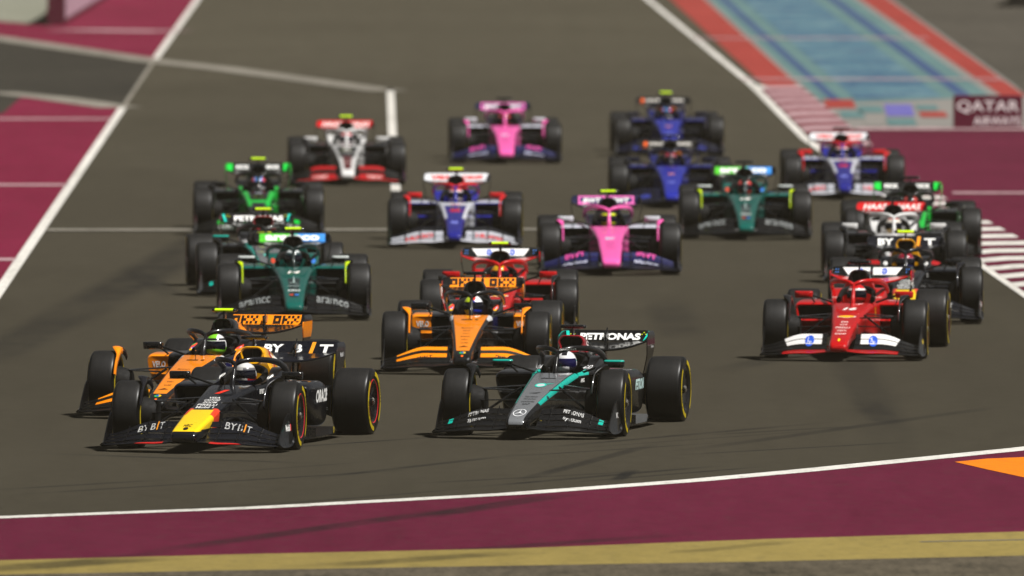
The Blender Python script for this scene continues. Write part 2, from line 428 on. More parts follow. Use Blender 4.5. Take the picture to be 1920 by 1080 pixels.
def bent_text_mb(w, body, mid):
    v, f = txt(body, .026, .23, .02); h = w / 2 + .0045
    m = MB(); m.add([(h, (.296 + b) * math.sin(R(mid) + a / .296), (.296 + b) * math.cos(R(mid) + a / .296)) for a, b in v], f); return m
def campod_mb(long_=True):
    m = MB(); z = 1.095; hw = .145
    n = 12
    def ringx(x, s): return [(x, 2.17 + .045 * s * math.cos(2 * math.pi * k / n), z + .021 * s * math.sin(2 * math.pi * k / n)) for k in range(n)]
    m.loft([ringx(x, s) for x, s in ((-hw, .55), (-hw + .01, .9), (-.105, 1))], 1); m.loft([ringx(-.105, 1.02), ringx(.105, 1.02)], 0); m.loft([ringx(x, s) for x, s in ((.105, 1), (hw - .01, .9), (hw, .55))], 1)
    m.loft([[(-.011, 2.13, q), (.011, 2.13, q), (.009, 2.22, q), (-.009, 2.22, q)] for q in (.98, 1.085)], 1); return m
def wheel_mb_steer():
    m = MB(); path = [(.125 * math.cos(2 * math.pi * k / 20), 1.36 - .02 * math.sin(2 * math.pi * k / 20), .555 + .075 * math.sin(2 * math.pi * k / 20)) for k in range(21)]
    m.tube(path, .013, 6); m.box(-.10, .10, 1.355, 1.375, .52, .60); return m
def headrest_mb():
    path = spline([(-.205, 1.52, .655), (-.20, 1.72, .69), (-.185, 1.9, .735), (-.10, 1.995, .765), (0, 2.01, .77), (.10, 1.995, .765), (.185, 1.9, .735), (.20, 1.72, .69), (.205, 1.52, .655)], 4)
    m = MB(); m.tube(path, (.028, .045), 8); return m

# the driver: one continuous seated body grown from a posed skeleton
def driver_mesh():
    J = [((0, 1.50, .20), .12), ((0, 1.62, .33), .13), ((0, 1.73, .47), .125), ((0, 1.79, .57), .075), ((0, 1.80, .64), .058)]
    E = [(0, 1), (1, 2), (2, 3), (3, 4)]
    for s in (-1, 1):
        b = len(J)
        J += [((s * .15, 1.74, .50), .066), ((s * .225, 1.60, .43), .052), ((s * .215, 1.46, .455), .042), ((s * .135, 1.385, .545), .032), ((s * .122, 1.362, .57), .030)]
        E += [(2, b), (b, b + 1), (b + 1, b + 2), (b + 2, b + 3), (b + 3, b + 4)]
        l = len(J)
        J += [((s * .09, 1.32, .20), .085), ((s * .11, 1.02, .36), .065), ((s * .10, .72, .33), .05), ((s * .09, .52, .33), .042), ((s * .09, .50, .40), .032)]
        E += [(0, l), (l, l + 1), (l + 1, l + 2), (l + 2, l + 3), (l + 3, l + 4)]
    me = bpy.data.meshes.new('body'); me.from_pydata([p for p, r in J], E, [])
    ob = bpy.data.objects.new('body', me); COL.objects.link(ob)
    md = ob.modifiers.new('skin', 'SKIN'); md.use_smooth_shade = True
    for i, (p, r) in enumerate(J): me.skin_vertices[0].data[i].radius = (r, r)
    me.skin_vertices[0].data[0].use_root = True
    ob.modifiers.new('sub', 'SUBSURF').levels = 1
    bpy.context.view_layer.update(); dg = bpy.context.evaluated_depsgraph_get()
    out = bpy.data.meshes.new_from_object(ob.evaluated_get(dg)); bpy.data.objects.remove(ob)
    m = MB(); m.add([tuple(v.co) for v in out.vertices], [tuple(p.vertices) for p in out.polygons]); bpy.data.meshes.remove(out)
    g = MB()                                   # five gloved fingers closed on the steering wheel rim
    for s in (-1, 1):
        for k in range(4):
            zc = .535 + .021 * k; L = (.8, 1, 1.05, .95)[k]
            g.tube(spline([(s * .145, 1.385, zc), (s * .135, 1.385 - .035 * L, zc), (s * .105, 1.345, zc - .002), (s * .10, 1.372, zc - .004)], 3), .0095, 6)
        g.tube(spline([(s * .14, 1.375, .60), (s * .118, 1.36, .615), (s * .098, 1.372, .60)], 3), .010, 6)
    me = joined(m, g).mesh('driver_body'); return me
def helmet_mb():
    m = MB(); n, r = 22, 14; secs = []
    for j in range(r + 1):
        ph = R(-62 + 152 * j / r); row = []
        for k in range(n):
            th = 2 * math.pi * k / n; cx, cy = math.sin(th), -math.cos(th)
            rr_ = math.cos(ph); x = .122 * rr_ * cx; y = (.142 if cy < 0 else .150) * rr_ * cy; z = .136 * math.sin(ph)
            if z < -.02 and cy < 0: y -= .016 * min(1, -cy) * min(1, (-z - .02) / .04)
            if z > .09 and cy > 0: y += .012
            row.append((x, 1.735 + y, .712 + z))
        secs.append(row)
    m.loft(secs, 0, True, True); return m
def visor_mb():
    m = MB(); secs = []
    for j in range(7):
        ph = R(-16 + 40 * j / 6); row = []
        for k in range(17):
            th = R(-78 + 156 * k / 16); cx, cy = math.sin(th), -math.cos(th)
            row.append((.1245 * math.cos(ph) * cx, 1.735 + .1455 * math.cos(ph) * cy, .712 + .137 * math.sin(ph)))
        secs.append(row)
    m.loft(secs, 0, False, False, closed=False); return m

S = {}
def reg(name, mb, nm=1, ang=38): S[name] = (mb.mesh(name, nm, True, ang), mb); return mb
reg('tub', tub_mb()); reg('cover', cover_mb()); reg('floor', floor_mb()); reg('halo', halo_mb())
for hw in (.108, .125, .14): reg('intake_%d' % (hw * 1000), intake_mb(hw), 2, 50)
sp = reg('podn_r', sidepod_mb(.50), 2); reg('podn_l', sp.mirror(), 2); sp = reg('sidepod_r', sidepod_mb(), 2); reg('sidepod_l', sp.mirror(), 2)
for i, (a, b, c) in enumerate(((.26, .40, .17), (.36, .56, .16), (.47, .70, .14), (.58, .79, .11))):
    q = reg('fence_r%d' % i, fence_mb(a, b, c)); reg('fence_l%d' % i, q.mirror())
q = reg('mirror_r', mirror_mb()); reg('mirror_l', q.mirror())
q = reg('stay_r', arm_mb([((.53, 1.30, .70), (.50, 1.56, .62), .006, .012), ((.52, 1.29, .72), (.26, 1.32, .63), .005, .012)])); reg('stay_l', q.mirror())
reg('fw_main', fw_main_mb())
for k in (1, 2, 3):
    q = reg('fw_flap_r%d' % k, fw_flap_mb(k)); reg('fw_flap_l%d' % k, q.mirror())
for i, x in enumerate((.29, .50, .72)):
    q = reg('bracket_r%d' % i, bracket_mb(x)); reg('bracket_l%d' % i, q.mirror())
q = reg('fw_end_r', fw_end_mb()); reg('fw_end_l', q.mirror())
reg('rw_flap', rw_flap_mb()); reg('rw_main', rw_main_mb()); q = reg('rw_end_r', rw_end_mb()); reg('rw_end_l', q.mirror())
reg('beam', beam_mb()); reg('pylon', pylon_mb()); reg('actuator', actuator_mb())
q = reg('winglet_r', winglet_mb(), 1, 50); reg('winglet_l', q.mirror(), 1, 50)
for nm, ps in (('upper', [((.62, .0, .505), (.19, -.22, .50), .034, .009), ((.62, .02, .505), (.215, .52, .52), .034, .009)]),
               ('lower', [((.63, .0, .205), (.13, -.18, .29), .034, .009), ((.63, .02, .205), (.19, .62, .30), .034, .009)]),
               ('push', [((.60, .01, .235), (.205, .22, .515), .014, .014)]),
               ('track', [((.62, -.12, .385), (.17, -.26, .40), .022, .007)])):
    q = reg(nm + '_r', arm_mb(ps)); reg(nm + '_l', q.mirror())
for nm, ps in (('rupper', [((.52, 3.6, .50), (.16, 3.35, .46), .03, .01), ((.52, 3.6, .50), (.12, 3.9, .46), .03, .01)]), ('rlower', [((.53, 3.6, .22), (.15, 3.3, .22), .03, .01), ((.53, 3.6, .22), (.1, 3.95, .24), .03, .01)])):
    q = reg(nm + '_r', arm_mb(ps)); reg(nm + '_l', q.mirror())
q = reg('drum_r', drum_mb(.55, .70, .19, 0)); reg('drum_l', q.mirror()); q = reg('rdrum_r', drum_mb(.46, .60, .19, 3.6)); reg('rdrum_l', q.mirror())
FW, RW = .305, .405
for nm, w in (('f', FW), ('r', RW)):
    reg('tyre_' + nm, tyre_mb(w), 1, 60); reg('rim_' + nm, rim_mb(w), 2, 40); reg('band_' + nm, band_mb(w), 1, 80); reg('bandi_' + nm, band_mb(w, True), 1, 80)
    reg('nut_' + nm, nut_mb(w), 1, 20); reg('btxt_' + nm, joined(bent_text_mb(w, 'PIRELLI', 86), bent_text_mb(w, 'P ZERO', 266)))
reg('campod', campod_mb(), 2); reg('steer', wheel_mb_steer()); reg('headrest', headrest_mb())
reg('helmet', helmet_mb(), 1, 60); reg('visor', visor_mb(), 1, 60)
q = MB(); q.tube([(0, .74, .58), (0, .735, .70)], .004, 6); q.tube([(0, .70, .70), (0, .76, .70)], .006, 6); reg('pitot', q)
q = MB(); q.tube([(0, 3.05, .84), (0, 3.06, .97)], .007, 6); reg('aerial', q)
q = MB(); q.loft([rr(.05 * s, .04 * s, .20, .09, .02, y, 3) for y, s in ((.62, .4), (.8, 1), (1.2, 1.6), (1.6, 2.0))]); reg('keel', q)
DRIVER = driver_mesh(); DRIVER.materials.append(None)
def BV(*names): return joined(*[S[n][1] for n in names]).bvh()
BV_FW = BV('fw_main', 'fw_flap_r1', 'fw_flap_r2', 'fw_flap_r3', 'fw_flap_l1', 'fw_flap_l2', 'fw_flap_l3')
BV_RW = BV('rw_flap', 'rw_main'); BV_POD = BV('sidepod_r', 'cover'); BV_PODL = BV('sidepod_l', 'cover'); BV_TUB = BV('tub', 'cover', 'headrest'); BV_HALO = BV('halo')
BV_FE = BV('fw_end_r'); BV_RE = BV('rw_end_r'); BV_REL = BV('rw_end_l'); BV_HEL = BV('helmet')

# ---------------------------------------------------------------- liveries
def below(z): return (0, 0, 0, -1, z)
def above(z): return (0, 0, 0, 1, -z)
def front(y): return (0, 0, -1, 0, y)
def back(y): return (0, 0, 1, 0, -y)
def inner(x, ky=0.0): return (0, -1, ky, 0, x)
def outer(x, ky=0.0): return (0, 1, -ky, 0, -x)

TEAMS = {}
def team(key, **k): TEAMS[key] = k
def white(): return flat('#f2f2ee')

team('bull', tw=.150, sq=.7, intake='125',
     nose=zones('bull_nose', '#070911', [('#e8401c', [back(-.62), front(-.24), outer(.105, 0)]), ('#ffd400', [back(-1.165), front(-.30), inner(.108, -.04), above(.235)]), ('#ffd400', [back(-1.165), front(-.52), above(.25)])]),
     tub=paint('#070911'), cover=zones('bull_cover', '#070911', [('#ffb400', [above(.66), front(2.75)]), ('#e23a1a', [above(.70), back(2.32), front(2.75), (0, 0, -.5, 1, .45)]), ('#f2b41c', [above(.70), back(2.52), front(2.66)]), ('#d8d8d6', [above(.66), back(2.75), front(3.3)])]),
     lip=paint('#ffb600'), pod=paint('#070911'), halo=paint('#0b0c12'), mirror=CARBON, main=zones('bull_main', '#070911', [('#c81f1a', [front(-1.02), outer(.25), above(.09)])]), flaps=['#070911'] * 3, fend='#050609', rflap='#0a0c16', rmain='#0a0c16', rend='#0a0c16', winglet='#101016', rimring='#d6212a')
team('arrow', tw=.130, sq=.15, intake='140',
     nose=zones('arrow_nose', '#0b0b0c', [('#00c8b4', [back(-.55), front(1.2), outer(.147, .058), (0, 0, -.145, 1, -.43)]), ('#86898c', [inner(.140, .050), (0, 0, -.15, 1, -.36), above(.165)])], rough=.3, metal=.35),
     tub=zones('arrow_tub', '#0b0b0c', [('#00c8b4', [above(.60), front(1.5), outer(.235)])]), cover=zones('arrow_cover', '#0b0b0c', [('#9a1220', [above(.82), front(2.42)])]), lip=paint('#9a1220'), pod=paint('#0b0b0c'), halo=paint('#0b0b0c'),
     mirror=zones('arrow_mirror', '#0b0b0c', [('#00a896', [above(.752)])]), main=paint('#0b0b0c'), flaps=['#0b0b0c'] * 3, fend='#070708', rflap='#0a0a0b', rmain='#0a0a0b', rend='#0a0a0b', winglet='#0b0b0c', rimring='#15151a')
PAP = '#ff9000'
team('papaya', tw=.120, sq=.5, intake='108',
     nose=zones('papaya_nose', '#0d0d0f', [('#e8e8e8', [inner(.27), back(.78), outer(.185, .02), above(.57)]), (PAP, [inner(.140, .065), back(-.98), above(.25), (0, 0, -.17, 1, -.375)])]),
     tub=zones('papaya_tub', '#101012', [('#1b1c4a', [below(.60), above(.45), front(1.6)])]), cover=zones('papaya_cover', '#0d0d0f', [(PAP, [back(2.35), front(3.4), above(.80)]), ('#e9e9e9', [back(2.6), front(3.2), below(.80), above(.68)])]), lip=paint('#0d0d0f'),
     pod=zones('papaya_pod', '#0d0d0f', [(PAP, [front(1.75), outer(.49)]), (PAP, [back(2.3), above(.4)])]), halo=paint('#141416'), mirror=CARBON, main=paint('#0d0d0f'), flaps=['#0c0d0c', '#ff9000', '#ff9608'], flapzone=True, fend='#0d0d0f', rflap='#0d0d0f', rmain='#0d0d0f', rend=zones('papaya_rend', '#0d0d0f', [(PAP, [above(.72), below(.90)])]), winglet=zones('papaya_winglet', '#0d0d0f', [(PAP, [front(.02)])]), rimring='#c26a10')
RED = '#b8060a'
team('scarlet', tw=.118, sq=.5, intake='108', nose=paint(RED), tub=paint(RED), cover=zones('scarlet_cover', RED, [('#0c0c0d', [front(2.5), above(.86)])]), lip=paint('#17080a'), pod=paint(RED), halo=paint(RED), mirror=paint(RED),
     main=zones('scarlet_main', RED, [('#0c0c0d', [outer(.70)]), ('#0c0c0d', [below(.088)])]), flaps=['#0c0c0d'] * 3, whiteflaps=True, fend='#0c0c0d', rflap='#0c0c0d', rmain=zones('scarlet_rmain', RED, [('#101010', [back(4.15)])]), rend=zones('scarlet_rend', '#0c0c0d', [(RED, [above(.80), below(.93)])]), winglet='#1a1a1c', rimring='#5a0a0a')
GRN = '#00594f'
team('racing_green', tw=.125, sq=.5, intake='108', nose=zones('green_nose', GRN, [('#0d2422', [inner(.075, .03), back(-.9), front(.2)])]), tub=paint(GRN), cover=zones('green_cover', GRN, [('#0a0a0b', [front(2.4), above(.84)])]), lip=paint('#0a0a0b'), pod=zones('green_pod', GRN, [('#0a0a0b', [below(.5)])]), halo=paint('#06201e'), mirror=zones('green_mirror', '#0c0c0d', [('#cfd6d2', [above(.745)])]),
     main=paint('#0c0c0d'), flaps=['#0c0c0d'] * 3, fend='#0c0c0d', rflap='#0b0b0c', rmain='#0b0b0c', rend='#0b0b0c', winglet=zones('green_winglet', '#0c0c0d', [('#b9d400', [front(-.10)])]), rimring='#0b0b0c')
LIM = '#00c83c'
team('neon', tw=.125, sq=.5, intake='108', nose=zones('neon_nose', '#0c0d0c', [(LIM, [outer(.11, .06), above(.33), back(-.2)]), (LIM, [back(.05), front(.24), above(.45)]), ('#0c0d0c', [inner(.085, .06), back(.3)])]), tub=zones('neon_tub', '#0c0d0c', [(LIM, [outer(.25), front(1.7)])]), cover=zones('neon_cover', '#0c0d0c', [(LIM, [back(2.5), above(.4)])]), lip=paint('#0c0d0c'), pod=zones('neon_pod', '#0c0d0c', [(LIM, [below(.3)])]), halo=paint('#0d0e0d'), mirror=CARBON,
     main=paint('#0c0d0c'), flaps=['#0c0d0c', LIM, '#0c0d0c'], flapzone=True, fend='#0c0d0c', rflap='#0b0c0b', rmain='#0b0c0b', rend=LIM, winglet='#0c0d0c', rimring='#0b0b0c')
team('white_red', tw=.120, sq=.6, intake='108', nose=zones('white_nose', '#dedddb', [('#0d0d0e', [inner(.135, .06), back(-.15), front(.9)]), ('#5c1a1c', [inner(.085, .03), back(-1.02), front(-.05)])]), tub=paint('#dedddb'), cover=zones('white_cover', '#dedddb', [('#0d0d0e', [front(2.4), above(.84)])]), lip=paint('#0d0d0e'), pod=paint('#0d0d0e'), halo=paint('#dedddb'), mirror=paint('#dedddb'),
     main=zones('white_main', '#0d0d0e', [('#c3161c', [front(-.9)])]), flaps=['#a8141a', '#0d0d0e', '#a8141a'], flapzone=True, fend='#0d0d0e', rflap='#c8141a', rmain='#101012', rend='#141416', winglet='#1a1a1c', rimring='#30100f')
BLU = '#1f2aa0'
team('blue_white', tw=.115, sq=.2, intake='108', nose=zones('bw_nose', '#1b1e80', [('#d8dae2', [back(.74), front(1.05), above(.40)]), ('#c4161e', [back(.22), front(.44), inner(.07)]), ('#d8dae2', [outer(.125, .06), back(-.25)])]), tub=zones('bw_tub', '#1f2290', [('#d8dae2', [front(1.35)])]), cover=zones('bw_cover', '#1f2290', [('#d01c22', [front(2.5), above(.80)])]), lip=paint('#17181c'), pod=zones('bw_pod', '#1f2290', [('#c8cad2', [above(.61), front(1.8)]), ('#c4161e', [above(.5), back(2.1)])]), halo=zones('bw_halo', '#1f2290', [('#d01c22', [above(.868)])]), mirror=paint('#d01c22'),
     main=paint('#c9cbd2'), flaps=['#a4a6ae', '#b4b6be', '#16171c'], fend='#14151a', rflap='#dcdde0', rmain='#101218', rend='#101218', winglet=zones('bw_winglet', '#16171c', [('#c4161e', [front(-.02)])]), rimring='#0b0b0c')
PNK = '#f25fae'
team('pink', tw=.140, sq=.55, intake='108', nose=paint(PNK), tub=zones('pink_tub', PNK, [('#0e0f20', [back(1.32)])]), cover=zones('pink_cover', '#11142c', [(PNK, [back(2.6), above(.6)])]), lip=paint('#11121c'), pod=zones('pink_pod', '#0e0f18', [('#c8cad6', [above(.6), front(1.9)])]), halo=paint(PNK), mirror=paint('#d8d8e0'),
     main=paint('#0e0f1c'), flaps=['#10122c', '#14174a', '#2a2c58'], fend='#10111c', rflap='#14173c', rmain='#0e0f18', rend='#0e0f18', winglet=zones('pink_winglet', '#14141c', [(PNK, [front(-.05)])]), rimring='#5c2448')
team('deep_blue', tw=.128, sq=.5, intake='108', nose=paint('#1e2898'), tub=paint('#141a60'), cover=zones('deep_cover', '#141a60', [('#0f0f10', [front(2.4), above(.84)]), ('#c96a10', [front(2.4), below(.86), above(.78)])]), lip=paint('#161616'), pod=zones('deep_pod', '#0c0e20', [('#141a60', [above(.58)])]), halo=paint('#14172c'), mirror=paint('#14172c'),
     main=paint('#0e0f18'), flaps=['#0e1026', '#0e1026', '#0e1026'], fend='#0e0f18', rflap='#141210', rmain='#111010', rend='#101018', winglet='#101018', rimring='#0b0b0c')

def T_nose(key, bv, items):
    """items: (shape, x, y, colour) laid on top of the nose"""
    out = []
    for sh, x, y, c in items:
        m = lay(sh, (x, y, 2), XP, YP, (0, 0, -1), bv)
        if m: out.append((m, c))
    return out
def small(lines, y0, dy, h, w, c):
    return [(txt(s, h, w * k, .01), 0, y0 + i * dy, c) for i, (s, k) in enumerate(lines)]
W_ = '#f0f0ec'; K_ = '#101010'
def okx(cell):
    """square-pixel word mark of the orange rear wing"""
    rows = {'O': ['XXX', 'X.X', 'XXX'], 'K': ['X.X', 'XX.', 'X.X'], 'X': ['X.X', '.X.', 'X.X']}; q = []
    x = 0
    for ch in 'OKX':
        for j, rw in enumerate(rows[ch]):
            for i, c in enumerate(rw):
                if c == 'X': q.append((rect(cell * .98, cell * .98, 1, 1), (x + (i - 1) * cell, (1 - j) * cell)))
        x += cell * 3.5
    v, f = merge(*q); return [(a - cell * 3.5, b) for a, b in v], f
def shell(r):
    pts = [(-r * .28, -r * .72), (r * .28, -r * .72), (r * .42, -r * .45), (r * .8, -r * .35)] + [(r * math.cos(R(a)), r * .9 * math.sin(R(a)) - r * .05) for a in range(0, 181, 20)] + [(-r * .8, -r * .35), (-r * .42, -r * .45)]
    return poly([(a * 1.35, b) for a, b in pts])
def hp(r, c_in='#f0f0ec'): return [(disc(r, 22), '#2456c8'), (txt('hp', r * 1.25, r * 1.05, .0, .25), c_in)]
PRINT = {}      # team -> list of (parent part, mesh, colour)
def decals(key, nose_bv):
    L = []
    def P(part, sh, O, U, V, D, bv, c, off=.004):
        m = lay(sh, O, U, V, D, bv, off)
        if m: L.append((part, m.mesh('print', 1, False), c))
    def N(sh, x, y, c, off=.004): P('nose', sh, (x, y, 2), XP, YP, (0, 0, -1), nose_bv, c, off)
    def FWp(sh, x, y, c, off=.005): P('front_wing', sh, (x, y, 2), XP, YP, (0, 0, -1), BV_FW, c, off)
    def RWp(sh, x, z, c, off=.005): P('rear_wing', sh, (x, 3.2, z), XP, ZP, (0, 1, 0), BV_RW, c, off)
    def SD(part, sh, y, z, c, bv, side=1, off=.005): P(part, sh, (2 * side, y, z), (0, side, 0), ZP, (-side, 0, 0), bv, c, off)
    def FT(part, sh, x, z, c, bv=BV_TUB): P(part, sh, (x, 0.0 if part != 'sidepod' else 1.0, z), XP, ZP, (0, 1, 0), bv, c)
    def lines(ws, y0, dy, h, w, c):
        for i, (s, k) in enumerate(ws): N(txt(s, h, w * k, .008), 0, y0 + i * dy, c)
    if key == 'bull':
        N(txt('HRC', .10, .085, .02), 0, -.98, '#3a2a08'); N(disc(.028, 12, 1.6), 0, -1.09, '#15120a')
        lines([('Mobil 1', .9), ('PIRELLI', 1), ('ZOOM', .7), ('CASTORE', .8), ('VISA', .6)], -.20, .12, .085, .21, W_); N(txt('1', .22, .12, .05, .3), 0, .62, '#e8301c')
        for s in (-1, 1):
            FWp(txt('BY', .10, .12, .01), s * .47 - .085, -.64, '#a8a8a6'); FWp(txt('B', .10, .05, .01), s * .47 + .018, -.64, '#a8a8a6'); FWp(rect(.014, .13, 1, 4), s * .47 + .065, -.635, '#d8861c'); FWp(txt('T', .10, .05, .01), s * .47 + .11, -.64, '#a8a8a6')
        RWp(txt('BY', .085, .21, .04), -.26, .898, W_); RWp(txt('B', .085, .10, .04), .01, .898, W_); RWp(rect(.042, .118, 1, 2, .15), .17, .906, '#f59a1c'); RWp(txt('T', .085, .15, .04), .32, .898, W_)
        SD('sidepod', txt('ORACLE', .14, .62, .04), 2.13, .485, W_, BV_POD); SD('chassis', txt('BYBIT', .05, .16, .02), 1.28, .56, W_, BV('tub'))
        SD('front_wing', txt('Mobil', .07, .16, .03), -.52, .255, W_, BV_FE); SD('front_wing', txt('1', .07, .03, .03), -.42, .258, '#e02020', BV_FE)
        SD('rear_wing', txt('Mobil 1', .05, .18, .02), 4.20, .84, '#d8d8d8', BV_RE)
        for s in (-1, 1): FT('chassis', merge((poly([(-.032, 0), (-.004, .03), (-.004, -.03)]), (0, 0)), (poly([(.004, .03), (.032, 0), (.004, -.03)]), (0, 0))), s * .262, .70, W_)
        SD('sidepod', txt('TAG', .035, .12, .01), 2.6, .32, '#c0c0c0', BV_POD)
    elif key == 'arrow':
        N(ring(.062, .070, 28, 1.9), 0, -.98, '#e6e8ea'); N(star3(.064, 1.9), 0, -.98, '#e6e8ea')
        lines([('SAP', .45), ('crowdstrike', .8), ('WhatsApp', .75), ('TeamViewer', .8)], -.62, .11, .06, .18, '#202224')
        N(poly([(-.07, -.02), (.075, .03), (.02, -.03)]), .0, -.10, '#202224'); N(ring(.045, .062, 26, 1.7), -.01, .30, '#00c8b4'); N(poly([(.02, .02), (.13, .10), (.05, .08)]), 0, .30, '#00c8b4'); N(disc(.045, 20, 1.7), -.01, .30, '#b9c4c4')
        N(rect(.16, .03, 3, 1), 0, .70, '#151618')
        for s in (-1, 1): FWp(txt('PETRONAS', .06, .22, .015), s * .52, -.60, '#c8c8c6'); FWp(txt('Syntium', .07, .20, .015), s * .52, -.72, '#c8c8c6'); FWp(rect(.05, .10, 1, 2), s * .82, -.63, '#00a896')
        RWp(txt('PETRONAS', .072, .68, .05), .03, .906, W_); RWp(rect(.035, .10, 1, 2, .3), .445, .915, '#00c8b4'); RWp(rect(.035, .10, 1, 2, -.3), -.445, .915, '#00c8b4')
        for s in (-1, 1): RWp(merge(*[(rect(.014, .010, 1, 1), (i * .022, (i % 2) * .02)) for i in range(3)]), s * .40 - .02, .93, '#b8c800')
        SD('sidepod', txt('PETRONAS', .12, .60, .04), 2.13, .48, '#cfeeea', BV_POD); SD('front_wing', txt('IWC', .06, .09, .01), -.50, .25, W_, BV_FE); SD('chassis', txt('AMG', .045, .16, .03, .3), 1.22, .55, W_, BV('tub'))
        SD('rear_wing', txt('Syntium', .04, .16, .02), 4.2, .80, '#d8d8d8', BV_RE); SD('front_wing', txt('INEOS', .04, .11, .02), -.52, .22, '#c02020', BV('fw_end_l'), -1)
        for s in (-1, 1): FT('chassis', txt('G42', .035, .075, .01), s * .265, .675, '#e0e0e0')
        P('halo', txt('CROWDSTRIKE', .02, .17, .01), (.10, 0, .878), XP, ZP, (0, 1, 0), BV_HALO, W_)
    elif key == 'papaya':
        lines([('VUSE', .5), ('DELL', .45), ('darktrace', .7), ('Cisco', .45), ('ARROW', .55), ('Mastercard', .8)], -.62, .16, .05, .17, '#4a2606'); N(poly([(-.06, -.03), (0, .04), (.06, -.02), (.02, -.01)]), 0, -.80, '#3a1e06')
        N(rect(.13, .05, 2, 1), -.03, .72, '#2a1606'); N(rect(.035, .06, 1, 1), .085, .72, '#2a1606')
        for s in (-1, 1):
            for sh, c in ((disc(.036, 20), '#e04a34'), (ring(.02, .036, 20, 1, 200, 330), '#f4c20d'), (ring(.02, .036, 20, 1, 90, 205), '#34a853')): FT('chassis', sh, s * .265, .70, c)
            FT('chassis', disc(.02, 16), s * .265, .70, '#f0f0f0'); L[-1][1].transform(Matrix.Translation((0, -.003, 0))); FT('chassis', disc(.015, 16), s * .265, .70, '#2456c8'); L[-1][1].transform(Matrix.Translation((0, -.005, 0)))
        for sh, c, o in ((disc(.04, 20, 1.0), '#34a853', .004), (ring(.02, .04, 20, 1.0, -60, 90), '#f4c20d', .006), (disc(.018, 16, 1.2), '#2456c8', .008)): N(sh, 0, -1.08, c, o)
        N(disc(.016, 12, 1.2), 0, -1.18, '#ff6a10')
        RWp(rect(.80, .108, 30, 4), 0, .911, PAP, .004)
        for x in (-.25, .23): 
            v, f = okx(.030); RWp((v, f), x, .911, '#1a0d04', .008)
        for s in (-1, 1):
            v, f = [], []
            for i in range(19):
                x = .19 + .62 * i / 18; y = fw_lead(x) + .425 * (1 - .35 * fw_z(x)); v += [(s * x, y - .022), (s * x, y + .016)]
                if i: f.append((2 * i - 2, 2 * i - 1, 2 * i + 1, 2 * i))
            FWp((v, f), 0, 0, '#0c0c0d', .006)
        for s in (-1, 1): FWp(txt('DeWALT' if s < 0 else 'Darktrace', .06, .26, .03, .2), s * .50, -.745, '#2a1606', .006)
        P('sidepod', txt('VELO', .07, .15, .03), (.60, 1.0, .51), XP, ZP, (0, 1, 0), BV('podn_r'), W_); P('sidepod', txt('VELO', .07, .15, .03), (-.60, 1.0, .51), XP, ZP, (0, 1, 0), BV('podn_l'), W_)
    elif key == 'scarlet':
        N(shell(.085), 0, .10, '#ffffff', .004); N(shell(.075), 0, .10, '#ffb81c', .007)
        lines([('Santander', .75), ('CEVA', .6), ('PIRELLI', .9), ('VGW', .5), ('aws', .45)], -.80, .15, .075, .19, '#f3dcd6'); N(rect(.026, .09, 1, 1), 0, -1.08, '#ffd21c')
        for s in (-1, 1):
            for sh, c in hp(.055): FWp(([(a, b * 1.9) for a, b in sh[0]], sh[1]), s * .385, -.70, c, .005 if c.startswith('#2') else .008)
        RWp(trap(.60, .74, .09, 24), 0, .912, '#ecebe8', .004)
        for s in (-1, 1):
            for i, (sh, c) in enumerate(hp(.037)): RWp(sh, s * .15, .912, c, .007 + .003 * i)
            for i in range(4): RWp(disc(.007, 8), s * (.425 + .03 * (i % 2)), .90 + .035 * (i // 2), '#4a86d8')
        SD('front_wing', txt('Shell', .06, .12, .02), -.52, .23, '#f2d21c', BV_FE); SD('rear_wing', txt('Santander', .04, .2, .02), 4.2, .82, W_, BV_RE)
        for s in (-1, 1): FT('chassis', txt('Ray-Ban', .022, .08, .0, .3), s * .265, .68, '#e8c8c0')
        SD('sidepod', txt('Santander', .09, .6, .03), 2.3, .5, W_, BV_POD)
        SD('chassis', rect(.035, .12, 1, 3), 1.15, .52, '#e8a81c', BV('tub'))
    elif key == 'racing_green':
        N(txt('aramco', .10, .16, .02), 0, -.55, '#c8d4d0'); lines([('COGNIZANT', .9), ('NetApp', .6)], -.30, .18, .07, .18, '#9fb4b0'); N(rect(.05, .07, 1, 1), -.035, -.78, '#c04030'); N(rect(.05, .07, 1, 1), .035, -.78, '#3b78c8')
        N(poly([(-.012, -.2), (.012, -.2), (.004, .2), (-.004, .2)]), 0, .12, '#9fb4b0')
        for s in (-1, 1): FWp(txt('aramco', .12, .42, .015), s * .50, -.66, '#7c807f')
        RWp(rect(.40, .10, 12, 4), -.235, .912, '#4fc32a', .004); RWp(rect(.36, .10, 12, 4), .255, .912, '#3a8fe0', .004); RWp(rect(.05, .10, 2, 4), .05, .912, '#3fa89a', .004); RWp(txt('aramco', .07, .72, .05), 0, .908, W_, .008)
        for s in (-1, 1): FT('chassis', disc(.03, 12), s * .265, .69, '#c8452c' if s < 0 else '#3a78d0')
    elif key == 'neon':
        N(rect(.10, .05, 2, 1), 0, .85, '#d8dcd8')
        for x in (-.235, .235): RWp(txt('KICK', .06, .21, .05), x, .912, W_)
        for s in (-1, 1): RWp(rect(.09, .105, 3, 4), s * .437, .912, LIM, .004); FWp(txt('STAKE', .10, .22, .02), s * .5, -.83, '#c8d0c8')
    elif key == 'white_red':
        for x in (-.23, .25): RWp(txt('HAAS', .075, .34, .02, .3), x, .912, W_)
        for s in (-1, 1): FWp(txt('HAAS', .10, .24, .02), s * .46, -.86, '#e8c4c0')
        N(txt('MoneyGram', .10, .17, .02), 0, -.55, '#d8b8b4'); N(txt('20', .12, .14, .03), 0, .6, W_)
    elif key == 'blue_white':
